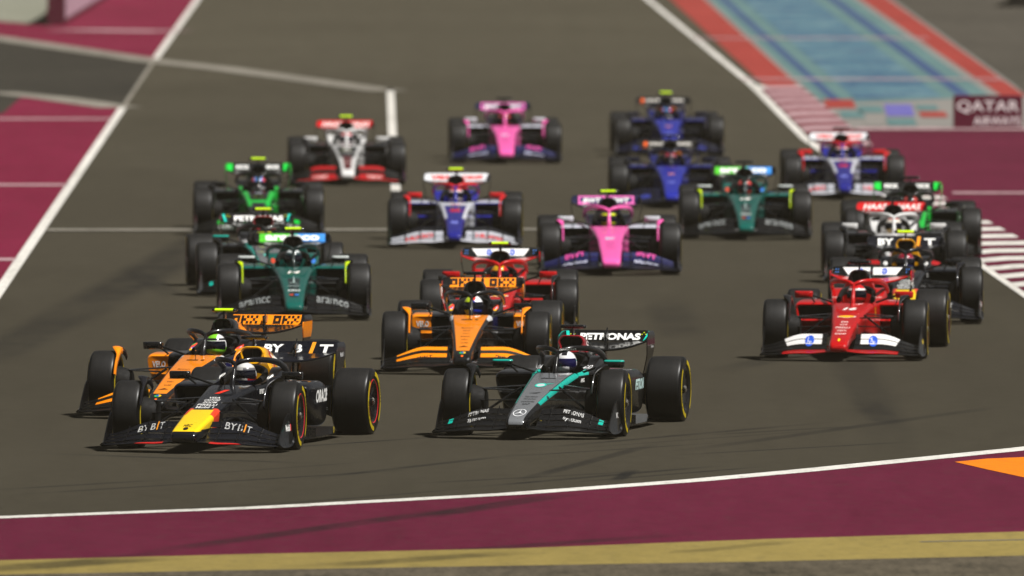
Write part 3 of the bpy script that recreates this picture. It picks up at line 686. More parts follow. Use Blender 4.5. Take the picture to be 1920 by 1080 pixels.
        for x, s_ in ((-.24, 'VISA'), (.24, 'CASHAPP')): RWp(txt(s_, .062, .30, .05), x, .912, '#d8201c')
        for s in (-1, 1): FWp(txt('HUGO', .11, .40, .04), s * .52, -.78, '#d0262a')
        N(txt('Visa', .1, .13, .02, .2), 0, .82, '#d03030'); N(txt('RB', .16, .10, .03), 0, -.55, '#8088e0')
    elif key == 'pink':
        RWp(rect(.80, .115, 24, 4), 0, .910, '#e66ab4', .004)
        for s in (-1, 1): RWp(rect(.335, .085, 10, 4), s * .205, .905, '#171a58', .008); RWp(txt('BWT', .062, .26, .04, .2), s * .205, .905, W_, .011); FWp(txt('BWT', .10, .28, .03), s * .5, -.60, '#d84a98', .007); FWp(txt('alpine', .08, .34, .02), s * .5, -.78, '#c9cbe0', .007)
        N(txt('BWT', .16, .13, .03), 0, .05, '#c4dcf0'); lines([('castrol', .7), ('binance', .7), ('Renault', .7)], -.55, .16, .06, .18, '#a03a78')
    elif key == 'deep_blue':
        RWp(disc(.036, 16), -.38, .908, '#e05a14'); RWp(txt('DURACELL', .05, .30, .03), -.17, .908, '#d8d4cc'); RWp(txt('KRAKEN', .05, .26, .03), .24, .908, '#d8d4cc')
        N(txt('W', .16, .12, .03), 0, .25, '#d88a78'); N(txt('GULF', .10, .13, .02), 0, -.4, '#8890e8')
        for s in (-1, 1): FWp(txt('komatsu', .12, .3, .02), s * .5, -.75, '#3c48b0')
    return L
NOSES = {}
for key, tm in TEAMS.items():
    nb = nose_mb(tm['tw'], tm['sq']); NOSES[key] = nb.mesh('nose_' + key, 1); PRINT[key] = decals(key, nb.bvh())
HELMETS = {}
def helmet_mat(n, base, zs): HELMETS[n] = zones('helmet_' + n, base, zs, .22, 0, 1.0, .03)
helmet_mat('silver', '#b9b7b2', [('#d9d9d6', [above(.80)]), ('#a81c1c', [below(.70), (1, 0, 0, 0, -.05)]), ('#5a5a5e', [above(.755), below(.79), (1, 0, 0, 0, -.0)]), ('#1c2a5c', [below(.66)])])
helmet_mat('lime', '#7fd12a', [('#e8e8e6', [(1, 0, 0, 0, -.03), above(.70)]), ('#1c1c20', [above(.775), below(.80)]), ('#f0f0ee', [above(.755), below(.772)])])
helmet_mat('white', '#e4e4e4', [('#202024', [above(.80), (0, -1, 0, 0, .03)]), ('#30303a', [below(.69), (1, 0, 0, 0, -.06)]), ('#00a896', [above(.74), below(.75)])])
helmet_mat('patchwork', '#2038a8', [('#e8e8ea', [(1, 0, 0, 1, -.80)]), ('#d02a20', [above(.79), (-1, 0, 0, 0, .03)]), ('#c8e020', [(-1, 0, 0, 0, -.03)])])
helmet_mat('redwhite', '#c01016', [('#e8e4e0', [above(.765), below(.79)]), ('#e8e4e0', [above(.69), below(.70)])])
helmet_mat('yellowred', '#b8bcc2', [('#d8a010', [above(.75)]), ('#c01016', [(1, 0, 0, 0, -.05)])])
helmet_mat('navyred', '#c9c6d0', [('#8c1c30', [above(.77)]), ('#26306c', [below(.70)])])
helmet_mat('cream', '#d8d0c4', [('#b89858', [below(.72)]), ('#b83030', [above(.81)])])
helmet_mat('greenyellow', '#20383a', [('#b8d020', [above(.70), below(.76)]), ('#c8d0d0', [above(.80)])])
helmet_mat('limeyellow', '#c8d020', [('#202020', [above(.80)])])
helmet_mat('blueteal', '#4a88c8', [('#d84050', [outer(.06)]), ('#e8e8ea', [below(.70)])])
helmet_mat('whitepink', '#d8c8cc', [('#c83a3a', [above(.79)])])
helmet_mat('black', '#17191c', [('#c8403a', [outer(.05)])])
VISOR = zones('visor_smoke', '#0a0c1a', (), .08, 0, 1.0, .0)
VISOR_BLUE = zones('visor_blue', '#15134a', (), .08, .3, 1.0, .0)
SUIT = {'bull': '#141c3c', 'arrow': '#17181a', 'papaya': '#d86a10', 'scarlet': '#a80c10', 'racing_green': '#0b4a42', 'neon': '#15361c', 'white_red': '#c8c8c8', 'blue_white': '#20288c', 'pink': '#22265a', 'deep_blue': '#1c2a90'}
YEL = flat('#c8f000'); TYREYEL = zones('tyre_marking', '#b8a20c', (), .5, 0, 0, .25)

def build_car(label, key, px, py, yaw, cam_yellow, helmet, driver_label, number=None, steer=0.0, near=False, visor=None):
    tm = TEAMS[key]; g = G(px, py)
    root = bpy.data.objects.new('race_car', None); COL.objects.link(root); root.location = g; root.rotation_euler = (0, 0, -R(yaw))
    tag(root, label, 'race car', 'race cars rounding the first corner')
    pm = lambda c: paint(c) if isinstance(c, str) else c
    def L(name, key_, mats, parent=root): return link(name, S[key_][0], parent, mats)
    parts = {}
    parts['nose'] = link('nose', NOSES[key], root, tm['nose'])
    parts['chassis'] = L('chassis', 'tub', tm['tub']); L('pitot_tube', 'pitot', CARBON, parts['nose'])
    L('headrest', 'headrest', MATTE, parts['chassis']); L('steering_wheel', 'steer', CARBON)
    cv = L('engine_cover', 'cover', tm['cover']); L('air_intake', 'intake_' + tm['intake'], [tm['lip'], MATTE], cv); L('aerial', 'aerial', CARBON, cv)
    parts['halo'] = L('halo', 'halo', tm['halo'])
    parts['sidepod'] = L('sidepod', ('podn_r' if key == 'papaya' else 'sidepod_r'), [tm['pod'], MATTE]); L('sidepod', ('podn_l' if key == 'papaya' else 'sidepod_l'), [tm['pod'], MATTE])
    fl = L('floor', 'floor', CARBON); L('keel', 'keel', MATTE, fl)
    for i in range(4): L('fence', 'fence_r%d' % i, CARBON, fl); L('fence', 'fence_l%d' % i, CARBON, fl)
    for s in 'rl':
        mi = L('mirror', 'mirror_' + s, tm['mirror']); L('mirror_stay', 'stay_' + s, MATTE, mi)
        for nm, q in (('upper_wishbone', 'upper_'), ('lower_wishbone', 'lower_'), ('push_rod', 'push_'), ('track_rod', 'track_'), ('rear_upper_wishbone', 'rupper_'), ('rear_lower_wishbone', 'rlower_')): L(nm, q + s, CARBON)
        L('brake_drum', 'drum_' + s, MATTE); L('brake_drum', 'rdrum_' + s, MATTE); L('wheel_winglet', 'winglet_' + s, pm(tm['winglet']))
    fw = parts['front_wing'] = L('front_wing', 'fw_main', tm['main'])
    for k in (1, 2, 3):
        c = tm['flaps'][k - 1]; mt = paint(c)
        if tm.get('flapzone') and c != '#0c0d0c': mt = zones('flap_%s_%s' % (key, c.strip('#')), '#0c0c0d', [(c, [inner(.80 if key == 'papaya' else .62), outer(.20)])])
        if tm.get('whiteflaps') and k > 1: mt = zones('flap_white', '#0c0c0d', [('#e6e5e2', [(0, -1, 0, .6, .55), outer(.235)])])
        for s in 'rl': L('flap', 'fw_flap_%s%d' % (s, k), mt, fw)
    for s in 'rl':
        L('endplate', 'fw_end_' + s, pm(tm['fend']), fw)
        for i in range(3 if not (tm.get('flapzone') or tm.get('whiteflaps')) else 0): L('bracket', 'bracket_%s%d' % (s, i), CARBON, fw)
    rw = parts['rear_wing'] = L('rear_wing', 'rw_main', pm(tm['rmain']))
    L('flap', 'rw_flap', pm(tm['rflap']), rw); L('actuator', 'actuator', CARBON, rw); L('beam_wing', 'beam', CARBON, rw); L('pylon', 'pylon', CARBON, rw)
    for s in 'rl': L('endplate', 'rw_end_' + s, pm(tm['rend']), rw)
    L('camera_pod', 'campod', [YEL if cam_yellow else CARBON, CARBON])
    for part, me, c in PRINT[key]: link('lettering', me, parts[part], flat(c))
    if number:
        m = lay(txt(number, .17, .17, .04, .25), (0, .62, 2), XP, YP, (0, 0, -1), BVHTree.FromPolygons([v.co.copy() for v in NOSES[key].vertices], [tuple(p.vertices) for p in NOSES[key].polygons]))
        link('race_number', m.mesh('race_number', 1, False), parts['nose'], flat('#f2ede6'))
    for s, x, y, k, st in ((1, 1 - FW / 2, 0, 'f', steer), (-1, 1 - FW / 2, 0, 'f', steer), (1, 1 - RW / 2, 3.6, 'r', 0), (-1, 1 - RW / 2, 3.6, 'r', 0)):
        w = L('wheel', 'tyre_' + k, TYRE); w.location = (s * x, y, .36); w.rotation_euler = (R(random.uniform(0, 360)), 0, (0 if s > 0 else math.pi) + st)
        if near: w.rotation_euler[0] = R(15 if s > 0 else -15)
        L('rim', 'rim_' + k, [paint(tm['rimring']), paint('#121214', .3, .2)], w); L('tyre_marking', 'band_' + k, TYREYEL, w); L('tyre_marking', 'bandi_' + k, TYREYEL, w)
        L('wheel_nut', 'nut_' + k, paint('#a8a49a', .25, .9), w)
        if near: L('lettering', 'btxt_' + k, flat('#1a1606'), w)
    d = link('person', DRIVER, None, paint(SUIT[key], .7, 0, 0)); d.location = root.location; d.rotation_euler = root.rotation_euler
    tag(d, driver_label, 'person', 'drivers sitting in the race cars')
    h = link('helmet', S['helmet'][0], d, HELMETS[helmet]); link('visor', S['visor'][0], h, visor or VISOR)
    return root

# ================================================================ the setting
def ground_mat(name, cols, streak=0.25, rough=0.85, extra=None, scale=1.0, wear=0.0):
    t = NT(name); t.coord()
    a = t.noise(.12 * scale, 3, None, 1, .5, 1); b = t.noise(22, 5, None, 1, .6, 1, .7); c = t.noise(1.6 * scale, 5, None, 1, .10, 1, .7); e = t.noise(4.0, 4, None, 1, .35, 1, .7)
    f = t.math('ADD', t.math('MULTIPLY', a, .22), t.math('ADD', t.math('MULTIPLY', b, .36), t.math('ADD', t.math('MULTIPLY', c, .22), t.math('MULTIPLY', e, .20))))
    col = t.mix(t.ramp(f, .5 - streak, .5 + streak), cols[0], cols[1])
    if wear: col = t.mix(t.math('MULTIPLY', t.ramp(t.noise(5.0, 6, None, 1, .5, 1, .75), .52, .68), wear), col, (.05, .045, .035, 1))
    if extra: col = extra(t, col)
    t.put(t.b.inputs['Base Color'], col); t.put(t.b.inputs['Roughness'], t.ramp(b, .3, .7, rough - .08, rough + .08)); t.b.inputs['Specular IOR Level'].default_value = .03
    bp = t.n('ShaderNodeBump'); bp.inputs['Strength'].default_value = .5; bp.inputs['Distance'].default_value = .012
    t.put(bp.inputs['Height'], t.noise(60, 4)); t.t.links.new(bp.outputs[0], t.b.inputs['Normal'])
    return t.m
def skid(t, col, p0, p1, w, amount):
    """rubber laid down along a straight segment"""
    x, y, z, ab = t.coord(); A, B = G(*p0), G(*p1); d = B - A; L = d.length; u = d / L
    al = t.math('MULTIPLY_ADD', x, u.x, t.math('MULTIPLY_ADD', y, u.y, -(A.x * u.x + A.y * u.y)))
    ac = t.math('ABSOLUTE', t.math('MULTIPLY_ADD', x, -u.y, t.math('MULTIPLY_ADD', y, u.x, A.x * u.y - A.y * u.x)))
    m = t.math('MULTIPLY', t.ramp(ac, w * .45, w, 1, 0), t.math('MULTIPLY', t.ramp(al, 0, L * .25), t.ramp(al, L * .75, L, 1, 0)))
    m = t.math('MULTIPLY', m, t.ramp(t.noise(2.2, 3, None, 1, .2, 1), .3, .6, .6, 1.15))
    return t.mix(t.math('MULTIPLY', m, amount), col, (.012, .012, .012, 1))
def track_extra(t, col):
    x, y, z, ab = t.coord()
    rubber_haze = t.math('ADD', t.ramp(y, 190, 400, 1, 0), t.math('MULTIPLY_ADD', t.noise(.05, 3, None, 1, .3, 1), .8, -.4))  # rubber darkens the near end; paling with distance imitates haze in the colour
    col = t.mix(t.ramp(rubber_haze, 0, 1, 0, .42), t.mix(.25, col, (.11, .095, .066, 1)), (.022, .019, .014, 1))
    for a in (((470, 405), (90, 615), .55, .50), ((150, 580), (-60, 690), .5, .40), ((1540, 560), (1690, 860), .35, .28), ((1615, 745), (1670, 800), .22, .35), ((240, 500), (330, 560), .25, .35), ((1250, 560), (1280, 640), .4, .3), ((900, 915), (470, 950), .05, .6), ((1190, 880), (1150, 905), .10, .7),
              ((1240, 830), (960, 905), .12, .5), ((800, 880), (0, 930), .10, .5), ((1000, 850), (560, 900), .12, .45), ((1900, 760), (1250, 850), .16, .4), ((760, 930), (230, 960), .06, .5), ((1330, 700), (1600, 640), .3, .3), ((600, 870), (60, 850), .18, .4), ((1500, 880), (1050, 925), .07, .45)):
        col = skid(t, col, *a)
    rnd = random.Random(3)
    for k in range(12):
        x = rnd.uniform(-50, 1500); y = rnd.uniform(845, 935) - max(0, x - 700) * .06; L_ = rnd.uniform(250, 620)
        col = skid(t, col, (x, y), (x + L_, y - L_ * rnd.uniform(.05, .09)), rnd.uniform(.05, .12), rnd.uniform(.3, .6))
    return col
def gold_extra(t, col):
    for a in (((300, 1046), (-100, 1075), .5, .6), ((1000, 1035), (560, 1066), .35, .5), ((1500, 1015), (1250, 1040), .2, .35)): col = skid(t, col, *a)
    return col
def maroon_extra(t, col):
    for a in (((900, 950), (260, 1040), .24, .55), ((1080, 925), (760, 975), .26, .6), ((1320, 1000), (640, 1050), .26, .45), ((330, 1035), (60, 1060), .2, .3)): col = skid(t, col, *a)
    return col
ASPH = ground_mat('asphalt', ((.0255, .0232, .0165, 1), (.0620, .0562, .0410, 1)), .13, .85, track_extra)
ASPH2 = ground_mat('asphalt_old', ((.045, .041, .034, 1), (.085, .076, .062, 1)), .13)
PITROAD = ground_mat('pit_asphalt', ((.022, .021, .018, 1), (.046, .042, .034, 1)), .14)
MAROON = ground_mat('maroon_paint', ((.066, .0078, .0200, 1), (.120, .0155, .0385, 1)), .13, .8, maroon_extra, 1.0, .25)
MAROON2 = ground_mat('maroon_paint_fresh', ((.105, .0078, .0235, 1), (.180, .0155, .0450, 1)), .13, .8, None, 1.0, .15)
GOLD = ground_mat('gold_paint', ((.165, .128, .040, 1), (.28, .215, .068, 1)), .14, .85, gold_extra, 1.0, .3)
ORANGE = ground_mat('orange_paint', ((.55, .14, .008, 1), (.80, .22, .014, 1)), .2, .85, None, 1.0, .2)
WHITE = ground_mat('white_paint', ((.42, .40, .36, 1), (.74, .72, .67, 1)), .13, .7, None, 1.0, .45)
THINW = ground_mat('worn_white_paint', ((.13, .12, .10, 1), (.28, .26, .22, 1)), .13, .8, None, 1.0, .5)
PINKW = ground_mat('worn_pink_paint', ((.30, .18, .20, 1), (.52, .37, .38, 1)), .14, .8, None, 1.0, .5)
REDP = ground_mat('red_paint', ((.19, .028, .024, 1), (.34, .055, .046, 1)), .14, .85, None, 1.0, .45)
TEAL = ground_mat('teal_paint', ((.065, .125, .130, 1), (.125, .21, .205, 1)), .14, .85, None, 1.0, .4)
NAVY = ground_mat('navy_paint', ((.03, .055, .125, 1), (.06, .095, .185, 1)), .14, .85, None, 1.0, .3)
def streaky(t, col):
    n = t.noise(1.0, 4, None, .55, .16, 1, .7)
    col = t.mix(t.ramp(n, .50, .62, 0, .75), col, (.030, .060, .130, 1))
    return t.mix(t.ramp(t.noise(1.3, 4, None, .4, .13, 1, .7), .52, .64, 0, .6), col, (.16, .25, .25, 1))
SKYB = ground_mat('blue_paint', ((.040, .095, .150, 1), (.100, .185, .220, 1)), .13, .85, streaky, 2.2, .3)
PURP = ground_mat('purple_paint', ((.09, .08, .27, 1), (.14, .13, .36, 1)), .3)
GREYP = ground_mat('grey_paint', ((.16, .15, .14, 1), (.24, .23, .21, 1)), .3)
GRAVEL = ground_mat('gravel_soil', ((.03, .027, .02, 1), (.12, .10, .07, 1)), .10, .9, None, 6)
PALE = ground_mat('pale_concrete', ((.15, .155, .12, 1), (.24, .24, .19, 1)), .14)
DESERT = ground_mat('dark_ground', ((.05, .046, .038, 1), (.085, .077, .062, 1)), .2)

def sheet(name, pts, z, mat, parent=None, kind='structure'):
    m = MB(); P = [G(*p) if len(p) == 2 else Vector(p) for p in pts]; m.add([(p.x, p.y, z) for p in P], [tuple(range(len(P)))])
    me = bpy.data.meshes.new(name); me.from_pydata(m.v, [], m.f); me.materials.append(mat)
    if me.polygons and me.polygons[0].normal.z < 0: me.flip_normals()
    o = bpy.data.objects.new(name, me); COL.objects.link(o); o.parent = parent
    if parent is None and kind: o['kind'] = kind
    return o
def line(name, pts, w, z, mat, parent=None):
    """painted line of real width w along pixel points"""
    P = [G(*p) for p in pts]; L, Rr = [], []
    for i, p in enumerate(P):
        d = (P[min(i + 1, len(P) - 1)] - P[max(i - 1, 0)]).normalized(); n = Vector((-d.y, d.x, 0)) * w / 2
        L.append(p + n); Rr.append(p - n)
    m = MB(); k = len(P); m.add([(p.x, p.y, z) for p in L + Rr], [(i, i + 1, k + i + 1, k + i) for i in range(k - 1)])
    me = bpy.data.meshes.new(name); me.from_pydata(m.v, [], m.f); me.materials.append(mat)
    if me.polygons[0].normal.z < 0: me.flip_normals()
    o = bpy.data.objects.new(name, me); COL.objects.link(o); o.parent = parent
    if parent is None: o['kind'] = 'structure'
    return o
ZL = .004
sheet('ground', [(-1500, -300, 0), (1500, -300, 0), (1500, 3000, 0), (-1500, 3000, 0)], 0, DESERT)
LEFT = [(470, -150), (370, 0), (285, 118), (228, 205), (150, 322), (0, 545), (-140, 752), (-360, 1080)]
RIGHT = [(1050, -150), (1215, 0), (1410, 160), (1510, 262), (1640, 352), (1840, 497), (1925, 556), (2200, 745)]
NEAR = [(-360, 986), (-140, 978), (0, 972), (480, 954), (960, 928), (1300, 903), (1500, 885), (1700, 865), (1920, 843), (2200, 812)]
# the track: one asphalt sheet that also runs under the first part of the run-off
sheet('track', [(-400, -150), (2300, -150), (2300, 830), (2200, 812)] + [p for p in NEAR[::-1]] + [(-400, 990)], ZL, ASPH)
sheet('left_runoff', [(-400, 185), (0, 172), (42, 181), (224, 203), (150, 322), (0, 545), (-140, 752), (-400, 900)], 2 * ZL, MAROON2)
sheet('pit_exit_shoulder', [(-400, 140), (-400, 176), (0, 172), (42, 181), (5, 214), (-400, 260)], 2.6 * ZL, PITROAD)
sheet('pit_exit_road', [(-400, 30), (0, 73), (284, 115), (226, 203), (42, 179), (0, 172), (-400, 150)], 2 * ZL, PITROAD)
sheet('far_left_runoff', [(-400, -20), (0, 41), (95, 50), (135, 24), (160, 0), (230, -100), (440, -100), (370, 0), (285, 116), (0, 73), (-400, 30)], 3 * ZL, MAROON2)
sheet('pit_apron', [(-400, -200), (140, -160), (92, 12), (72, 46), (0, 41), (-400, -20)], 4 * ZL, PALE)
sheet('right_runoff', [(1604, 246), (2400, 246), (2400, 900), (2200, 745), (1925, 556), (1840, 497), (1640, 352), (1560, 300)], 2 * ZL, MAROON)
sheet('near_runoff', NEAR + [(2200, 985), (1920, 998), (1440, 1012), (960, 1030), (480, 1040), (0, 1052), (-360, 1060)], 2 * ZL, MAROON)
sheet('orange_runoff', [(1790, 868), (1850, 862), (1920, 859), (2200, 838), (2200, 950), (1920, 897), (1850, 882)], 3 * ZL, ORANGE)
GOLDTOP = [(-360, 1060), (0, 1052), (480, 1040), (960, 1030), (1440, 1012), (1920, 998), (2200, 985)]; GOLDBOT = [(2200, 1034), (1920, 1043), (1440, 1054), (960, 1062), (480, 1070), (0, 1079), (-360, 1088)]
sheet('gold_strip', GOLDTOP + GOLDBOT, 2 * ZL, GOLD)
sheet('gravel_bed', GOLDBOT[::-1] + [(2200, 1300), (-360, 1300)], 2 * ZL, GRAVEL)
line('blue_line', [(1725, 1018), (1920, 1014), (2150, 1008)], .06, 3 * ZL, NAVY)
# white lines
edge = line('left_edge_line', [(470, -150), (370, 0), (288, 116)], .16, 4 * ZL, WHITE)
line('left_edge_line', [(230, 203), (150, 322), (0, 545), (-140, 752)], .16, 4 * ZL, WHITE)
line('pit_exit_line', [(288, 116), (230, 203)], .09, 4 * ZL, THINW)
line('right_edge_line', RIGHT, .16, 4 * ZL, WHITE)
line('near_edge_line', NEAR, .36, 3 * ZL, WHITE)
line('pit_exit_line', [(-400, 172), (0, 175), (100, 185), (226, 203)], .9, 5 * ZL, THINW)
line('pit_exit_line', [(-400, 20), (0, 73), (284, 115), (420, 130), (728, 172)], .9, 5 * ZL, THINW)
line('grid_line', [(732, 168), (736, 262), (742, 360)], .16, 5 * ZL, WHITE)
line('timing_line', [(88, 433), (400, 433), (1010, 432)], .9, 5 * ZL, THINW)
for y, xs in ((224, (-400, 208)), (348, (-400, 128)), (488, (-400, 30))): line('runoff_line', [(xs[0], y), (xs[1], y)], 1.0, 4 * ZL, PINKW)
line('runoff_line', [(130, 57), (318, 60)], 2.0, 5 * ZL, PINKW)
line('runoff_line', [(1786, 363), (2400, 363)], .9, 4 * ZL, PINKW)
line('runoff_line', [(1604, 243), (2400, 243)], 1.6, 5 * ZL, PINKW)
# painted run-off beyond the right edge, with long colour bands
art = sheet('painted_runoff', [(1150, -150), (1265, 0), (1440, 160), (1604, 244), (2300, 244), (2000, 200), (1925, 180), (1545, -150)], 2 * ZL, GREYP)
def band(name, tl, tr, bl, br, mat, z): return sheet(name, [tl, tr, br, bl], z, mat, art)
band('red_band', (1095, -150), (1160, -150), (1432, 160), (1508, 172), REDP, 3 * ZL)
band('red_band', (1395, -150), (1455, -150), (1880, 182), (1925, 182), REDP, 3 * ZL)
band('teal_band', (1165, -150), (1390, -150), (1545, 196), (1860, 182), TEAL, 3 * ZL)
band('blue_band', (1222, -150), (1328, -150), (1605, 188), (1768, 184), SKYB, 4 * ZL)
band('navy_stripe', (1183, -150), (1197, -150), (1562, 192), (1580, 192), NAVY, 4 * ZL)
band('navy_stripe', (1352, -150), (1366, -150), (1800, 184), (1826, 184), NAVY, 4 * ZL)
for (x, y, w, h, mt) in ((1574, 196, 56, 16, REDP), (1632, 206, 46, 14, TEAL), (1686, 208, 52, 22, PURP), (1750, 216, 50, 10, REDP), (1690, 230, 54, 14, TEAL), (1598, 216, 44, 14, TEAL), (1738, 203, 40, 10, TEAL), (1640, 232, 40, 10, GREYP), (1840, 200, 60, 14, TEAL)):
    sheet('painted_block', [(x - w / 2 - 3, y - h / 2), (x + w / 2 - 3, y - h / 2), (x + w / 2 + 3, y + h / 2), (x - w / 2 + 3, y + h / 2)], 4.5 * ZL, mt, art)
for y, a, b in ((73, 1300, 1740), (150, 1390, 1880)): line('runoff_line', [(a, y), (b, y)], 1.0, 6 * ZL, PINKW, art)
sheet('far_right_ground', [(1462, -150), (1932, 181), (2400, 200), (2400, -150)], 2.6 * ZL, ASPH2)
# kerbs: each block a piece of its own
def kerb(name, inner_a, inner_b, outer_a, outer_b, n, mats, h, start=0):
    A, B, C_, D = [G(*p) if len(p) == 2 else Vector(p) for p in (inner_a, inner_b, outer_a, outer_b)]
    base = sheet(name, [tuple(A), tuple(C_), tuple(D), tuple(B)], 3 * ZL, MAROON)
    for i in range(n):
        q0, q1 = (i + .03) / n, (i + .97) / n; a, b, c, d = A.lerp(B, q0), A.lerp(B, q1), C_.lerp(D, q0), C_.lerp(D, q1)
        m = MB(); z0 = 3.4 * ZL
        secs = []
        for p, r in ((a, c), (b, d)):
            secs.append([(p.x, p.y, z0), (r.x, r.y, z0), (r.x, r.y, z0 + h), ((p.x * .65 + r.x * .35), (p.y * .65 + r.y * .35), z0 + h * .8), (p.x, p.y, z0 + .006)])
        m.loft(secs); me = m.mesh('kerb_block', 1, False); link('kerb_block', me, base, mats[(i + start) % 2])
    return base
kerb('right_kerb', (6.2, 245, 0), (7.25, 187, 0), (7.05, 245, 0), (8.60, 187, 0), 36, (WHITE, MAROON), .05)
kerb('far_kerb', (1424, 165), (1537, 276), (1500, 165), (1636, 276), 17, (PINKW, ground_mat('kerb_rose', ((.13, .04, .05, 1), (.22, .07, .08, 1)), .14)), .04)
sheet('kerb_end', [(1410, 160), (1508, 172), (1500, 180), (1425, 168)], 6.4 * ZL, WHITE)

# the pit wall end, the sign board and a dark barrier beyond
def wall(name, px0, px1, py, depth, h, mats, label, cat, panels=True):
    a, b = G(px0, py), G(px1, py); root = bpy.data.objects.new(name, None); COL.objects.link(root); root.location = (a + b) / 2; tag(root, label, cat)
    w = (b - a).length / 2; m = MB(); m.loft([rr(w, w + .03, h, 0, .03, y, 3) for y in (0, .03, depth)]); link('wall_end', m.mesh('wall_end'), root, mats[0])
    if panels:
        for i in range(int(depth // 3)):
            m = MB(); m.box(w + .034, w + .06, .4 + 3 * i, 3.2 + 3 * i, .18, h - .1); link('panel', m.mesh('panel', 1, False), root, mats[1])
    return root
wall('pit_wall', 90, 119, 48, 60, 1.3, (paint('#5a1230', .6, 0, .1), paint('#b89aa8', .6, 0, .1)), 'dark maroon pit wall end with pale side panels beyond the pit exit', 'wall')
def barrier():
    a = G(1925, 14); root = bpy.data.objects.new('crash_barrier', None); COL.objects.link(root); root.location = a; root.rotation_euler = (0, 0, -R(4)); tag(root, 'black crash barrier in the far corner beyond the painted run-off', 'barrier')
    m = MB(); m.loft([rr(.35, .45, 1.0, 0, .08, y, 3) for y in (0, .1, 40)]); link('rail', m.mesh('rail'), root, paint('#0c0c0c', .6))
    for i in range(3):
        m = MB(); m.box(-.52, -.44, .1, 40, .15 + .28 * i, .33 + .28 * i); link('belt', m.mesh('belt', 1, False), root, paint('#1c1c1c', .6))
barrier()
def sign():
    a, b = G(1788, 242), G(1917, 242); s = (b - a).length; mid = (a + b) / 2; h = .65
    root = bpy.data.objects.new('sign_board', None); COL.objects.link(root); root.location = mid; tag(root, 'maroon sign board with white lettering standing at the run-off edge', 'sign')
    m = MB(); m.loft([rr(s / 2 * k, s / 2 * k, h - (1 - k) * .2, .0 + (1 - k) * .2, .01, y, 2) for y, k in ((0, .99), (.01, 1), (.30, 1))]); link('board', m.mesh('board'), root, zones('sign_maroon', '#5c0f2e', (), .6, 0, 0))
    for body, hh, w, x, z in (('QATAR', .25, s * .90, .0, .43), ('AIRWAYS', .17, s * .68, s * .13, .16)):
        v, f = txt(body, hh, w, .012, 0, 1.05); m = MB(); m.add([(p + x, -.004, q + z) for p, q in v], f); link('lettering', m.mesh('lettering', 1, False), root, flat('#fbf6f6'))
    for x in (-s * .35, s * .35):
        m = MB(); m.tube([(x, .3, .5), (x, .62, .0)], .02, 8); link('prop', m.mesh('prop'), root, CARBON)
sign()

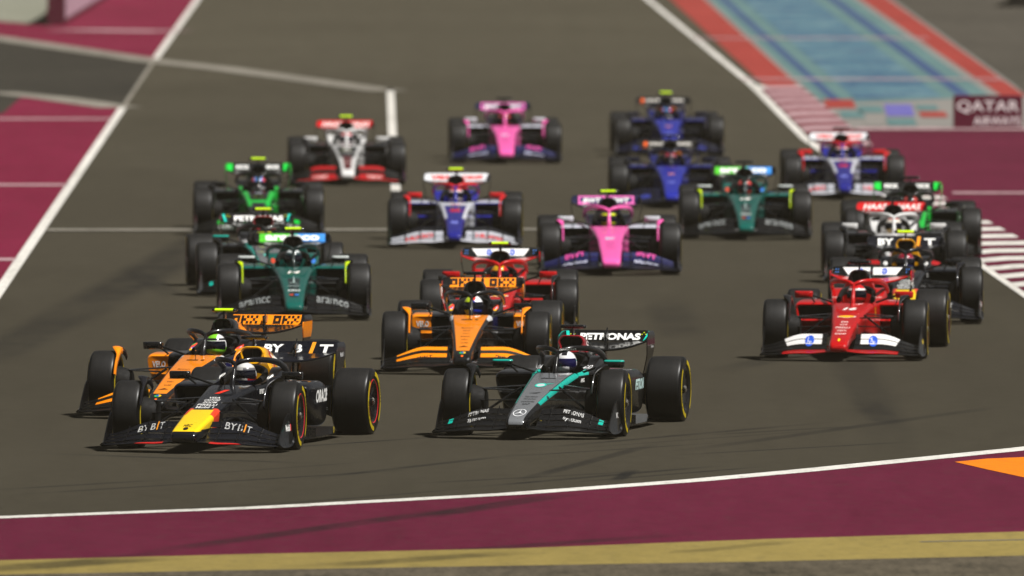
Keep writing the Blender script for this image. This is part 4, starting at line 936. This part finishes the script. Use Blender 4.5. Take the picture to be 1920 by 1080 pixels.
# ================================================================ the field
CARS = [
 ('navy race car leading at the front left, yellow nose tip and yellow air intake', 'bull', 392, 842, 11.8, False, 'silver', 'driver in silver helmet in the leading navy car with yellow nose', None, R(3), True),
 ('orange nosed race car half hidden behind the leading navy car', 'papaya', 338, 780, 12.0, True, 'lime', 'driver in lime green helmet in the orange car beside the leader', None, R(3), True),
 ('black and silver race car with teal stripes and red air intake', 'arrow', 1006, 817, 10.7, False, 'white', 'driver in white helmet in the black and silver car', None, R(3), True, VISOR_BLUE),
 ('orange nosed race car directly behind the black and silver car', 'papaya', 875, 697, 2.5, False, 'patchwork', 'driver in blue, red and white helmet in the second orange car', None, 0, True),
 ('red race car mostly hidden behind an orange car, yellow camera pod', 'scarlet', 936, 630, 0.2, True, 'yellowred', 'driver in yellow topped helmet in the red car behind the orange car', '55', 0, False),
 ('red race car in clear view at the right, white wing panels', 'scarlet', 1586, 672, 5.7, False, 'redwhite', 'driver in red helmet in the fully visible red car at right', '16', R(2), True),
 ('navy race car with yellow air intake behind the red car at right', 'bull', 1698, 604, 1.5, True, 'navyred', 'driver in dark red helmet in the navy car behind the red one', None, 0, False),
 ('white race car with red rear wing, squeezed between navy and green cars at right', 'white_red', 1678, 528, 0.8, False, 'cream', 'driver in cream helmet in the white car at right', None, 0, False),
 ('black and neon green race car beside the striped kerb at right', 'neon', 1711, 482, 0.5, False, 'black', 'driver in black helmet in the neon green car by the kerb', None, 0, False),
 ('dark green race car with yellow camera pod, behind the orange car at left', 'racing_green', 551, 597, -1.1, True, 'greenyellow', 'driver in green and yellow helmet in the dark green car at left', '14', 0, False),
 ('black race car with teal wing ends, mostly hidden behind the dark green car', 'arrow', 506, 553, -3.4, True, 'limeyellow', 'driver in bright yellow helmet in the black car at left', None, -R(2), False),
 ('neon green and black race car at the left edge of the pack', 'neon', 485, 440, -1.1, True, 'blueteal', 'driver in light blue helmet in the neon green car at left', None, 0, False),
 ('white race car with red wings far back at left, beside the painted grid line', 'white_red', 651, 345, -1.1, True, 'whitepink', 'driver in pale helmet in the white car far back at left', None, 0, False),
 ('blue and white race car in mid pack with red mirrors and yellow camera pod', 'blue_white', 853, 463, 0.2, True, 'whitepink', 'driver in pale helmet in the blue and white mid pack car', None, 0, False),
 ('pink race car in mid pack with yellow camera pod', 'pink', 1144, 513, -0.4, True, 'limeyellow', 'driver in yellow helmet in the nearer pink car', None, 0, False),
 ('dark green race car with black camera pod beside the blue car', 'racing_green', 1398, 447, 0.4, False, 'black', 'driver in black helmet in the dark green car at right of centre', '18', 0, False),
 ('deep blue race car partly hidden behind the dark green car', 'deep_blue', 1259, 388, 0.0, False, 'navyred', 'driver in the deep blue car behind the dark green one', None, 0, False),
 ('blue and white race car with black camera pod near the far kerb', 'blue_white', 1582, 372, 0.2, False, 'whitepink', 'driver in pale helmet in the blue and white car near the far kerb', None, 0, False),
 ('pink race car at the very back of the pack, faded by haze', 'pink', 948, 305, -0.7, False, 'black', 'driver in dark helmet in the hazy pink car at the back', None, 0, False),
 ('deep blue race car last in the field with yellow camera pod', 'deep_blue', 1254, 292, -0.8, True, 'blueteal', 'driver in light blue helmet in the last deep blue car', None, 0, False),
]
for (label, key, px, py, yaw, cy, hel, dl, num, st, near, *vz) in CARS:
    build_car(label, key, px, py, yaw, cy, hel, dl, num, st, near, vz[0] if vz else None)

# ================================================================ the dusty night air
def haze():
    m = MB(); m.box(-90, 90, -20, 640, -1.0, 9.5); me = m.mesh('haze', 1, False); o = link('haze', me)
    mt = bpy.data.materials.new('dusty_air'); mt.use_nodes = True; n = mt.node_tree; n.nodes.clear()
    out = n.nodes.new('ShaderNodeOutputMaterial'); v = n.nodes.new('ShaderNodeVolumePrincipled')
    v.inputs['Color'].default_value = (.90, .78, .56, 1); v.inputs['Density'].default_value = HAZE; v.inputs['Anisotropy'].default_value = 0.0
    n.links.new(v.outputs[0], out.inputs['Volume']); me.materials[0] = mt
    o['kind'] = 'stuff'; o['label'] = 'thin dusty air hanging over the whole track'; o['category'] = 'haze'
HAZE = 0.00012
haze()
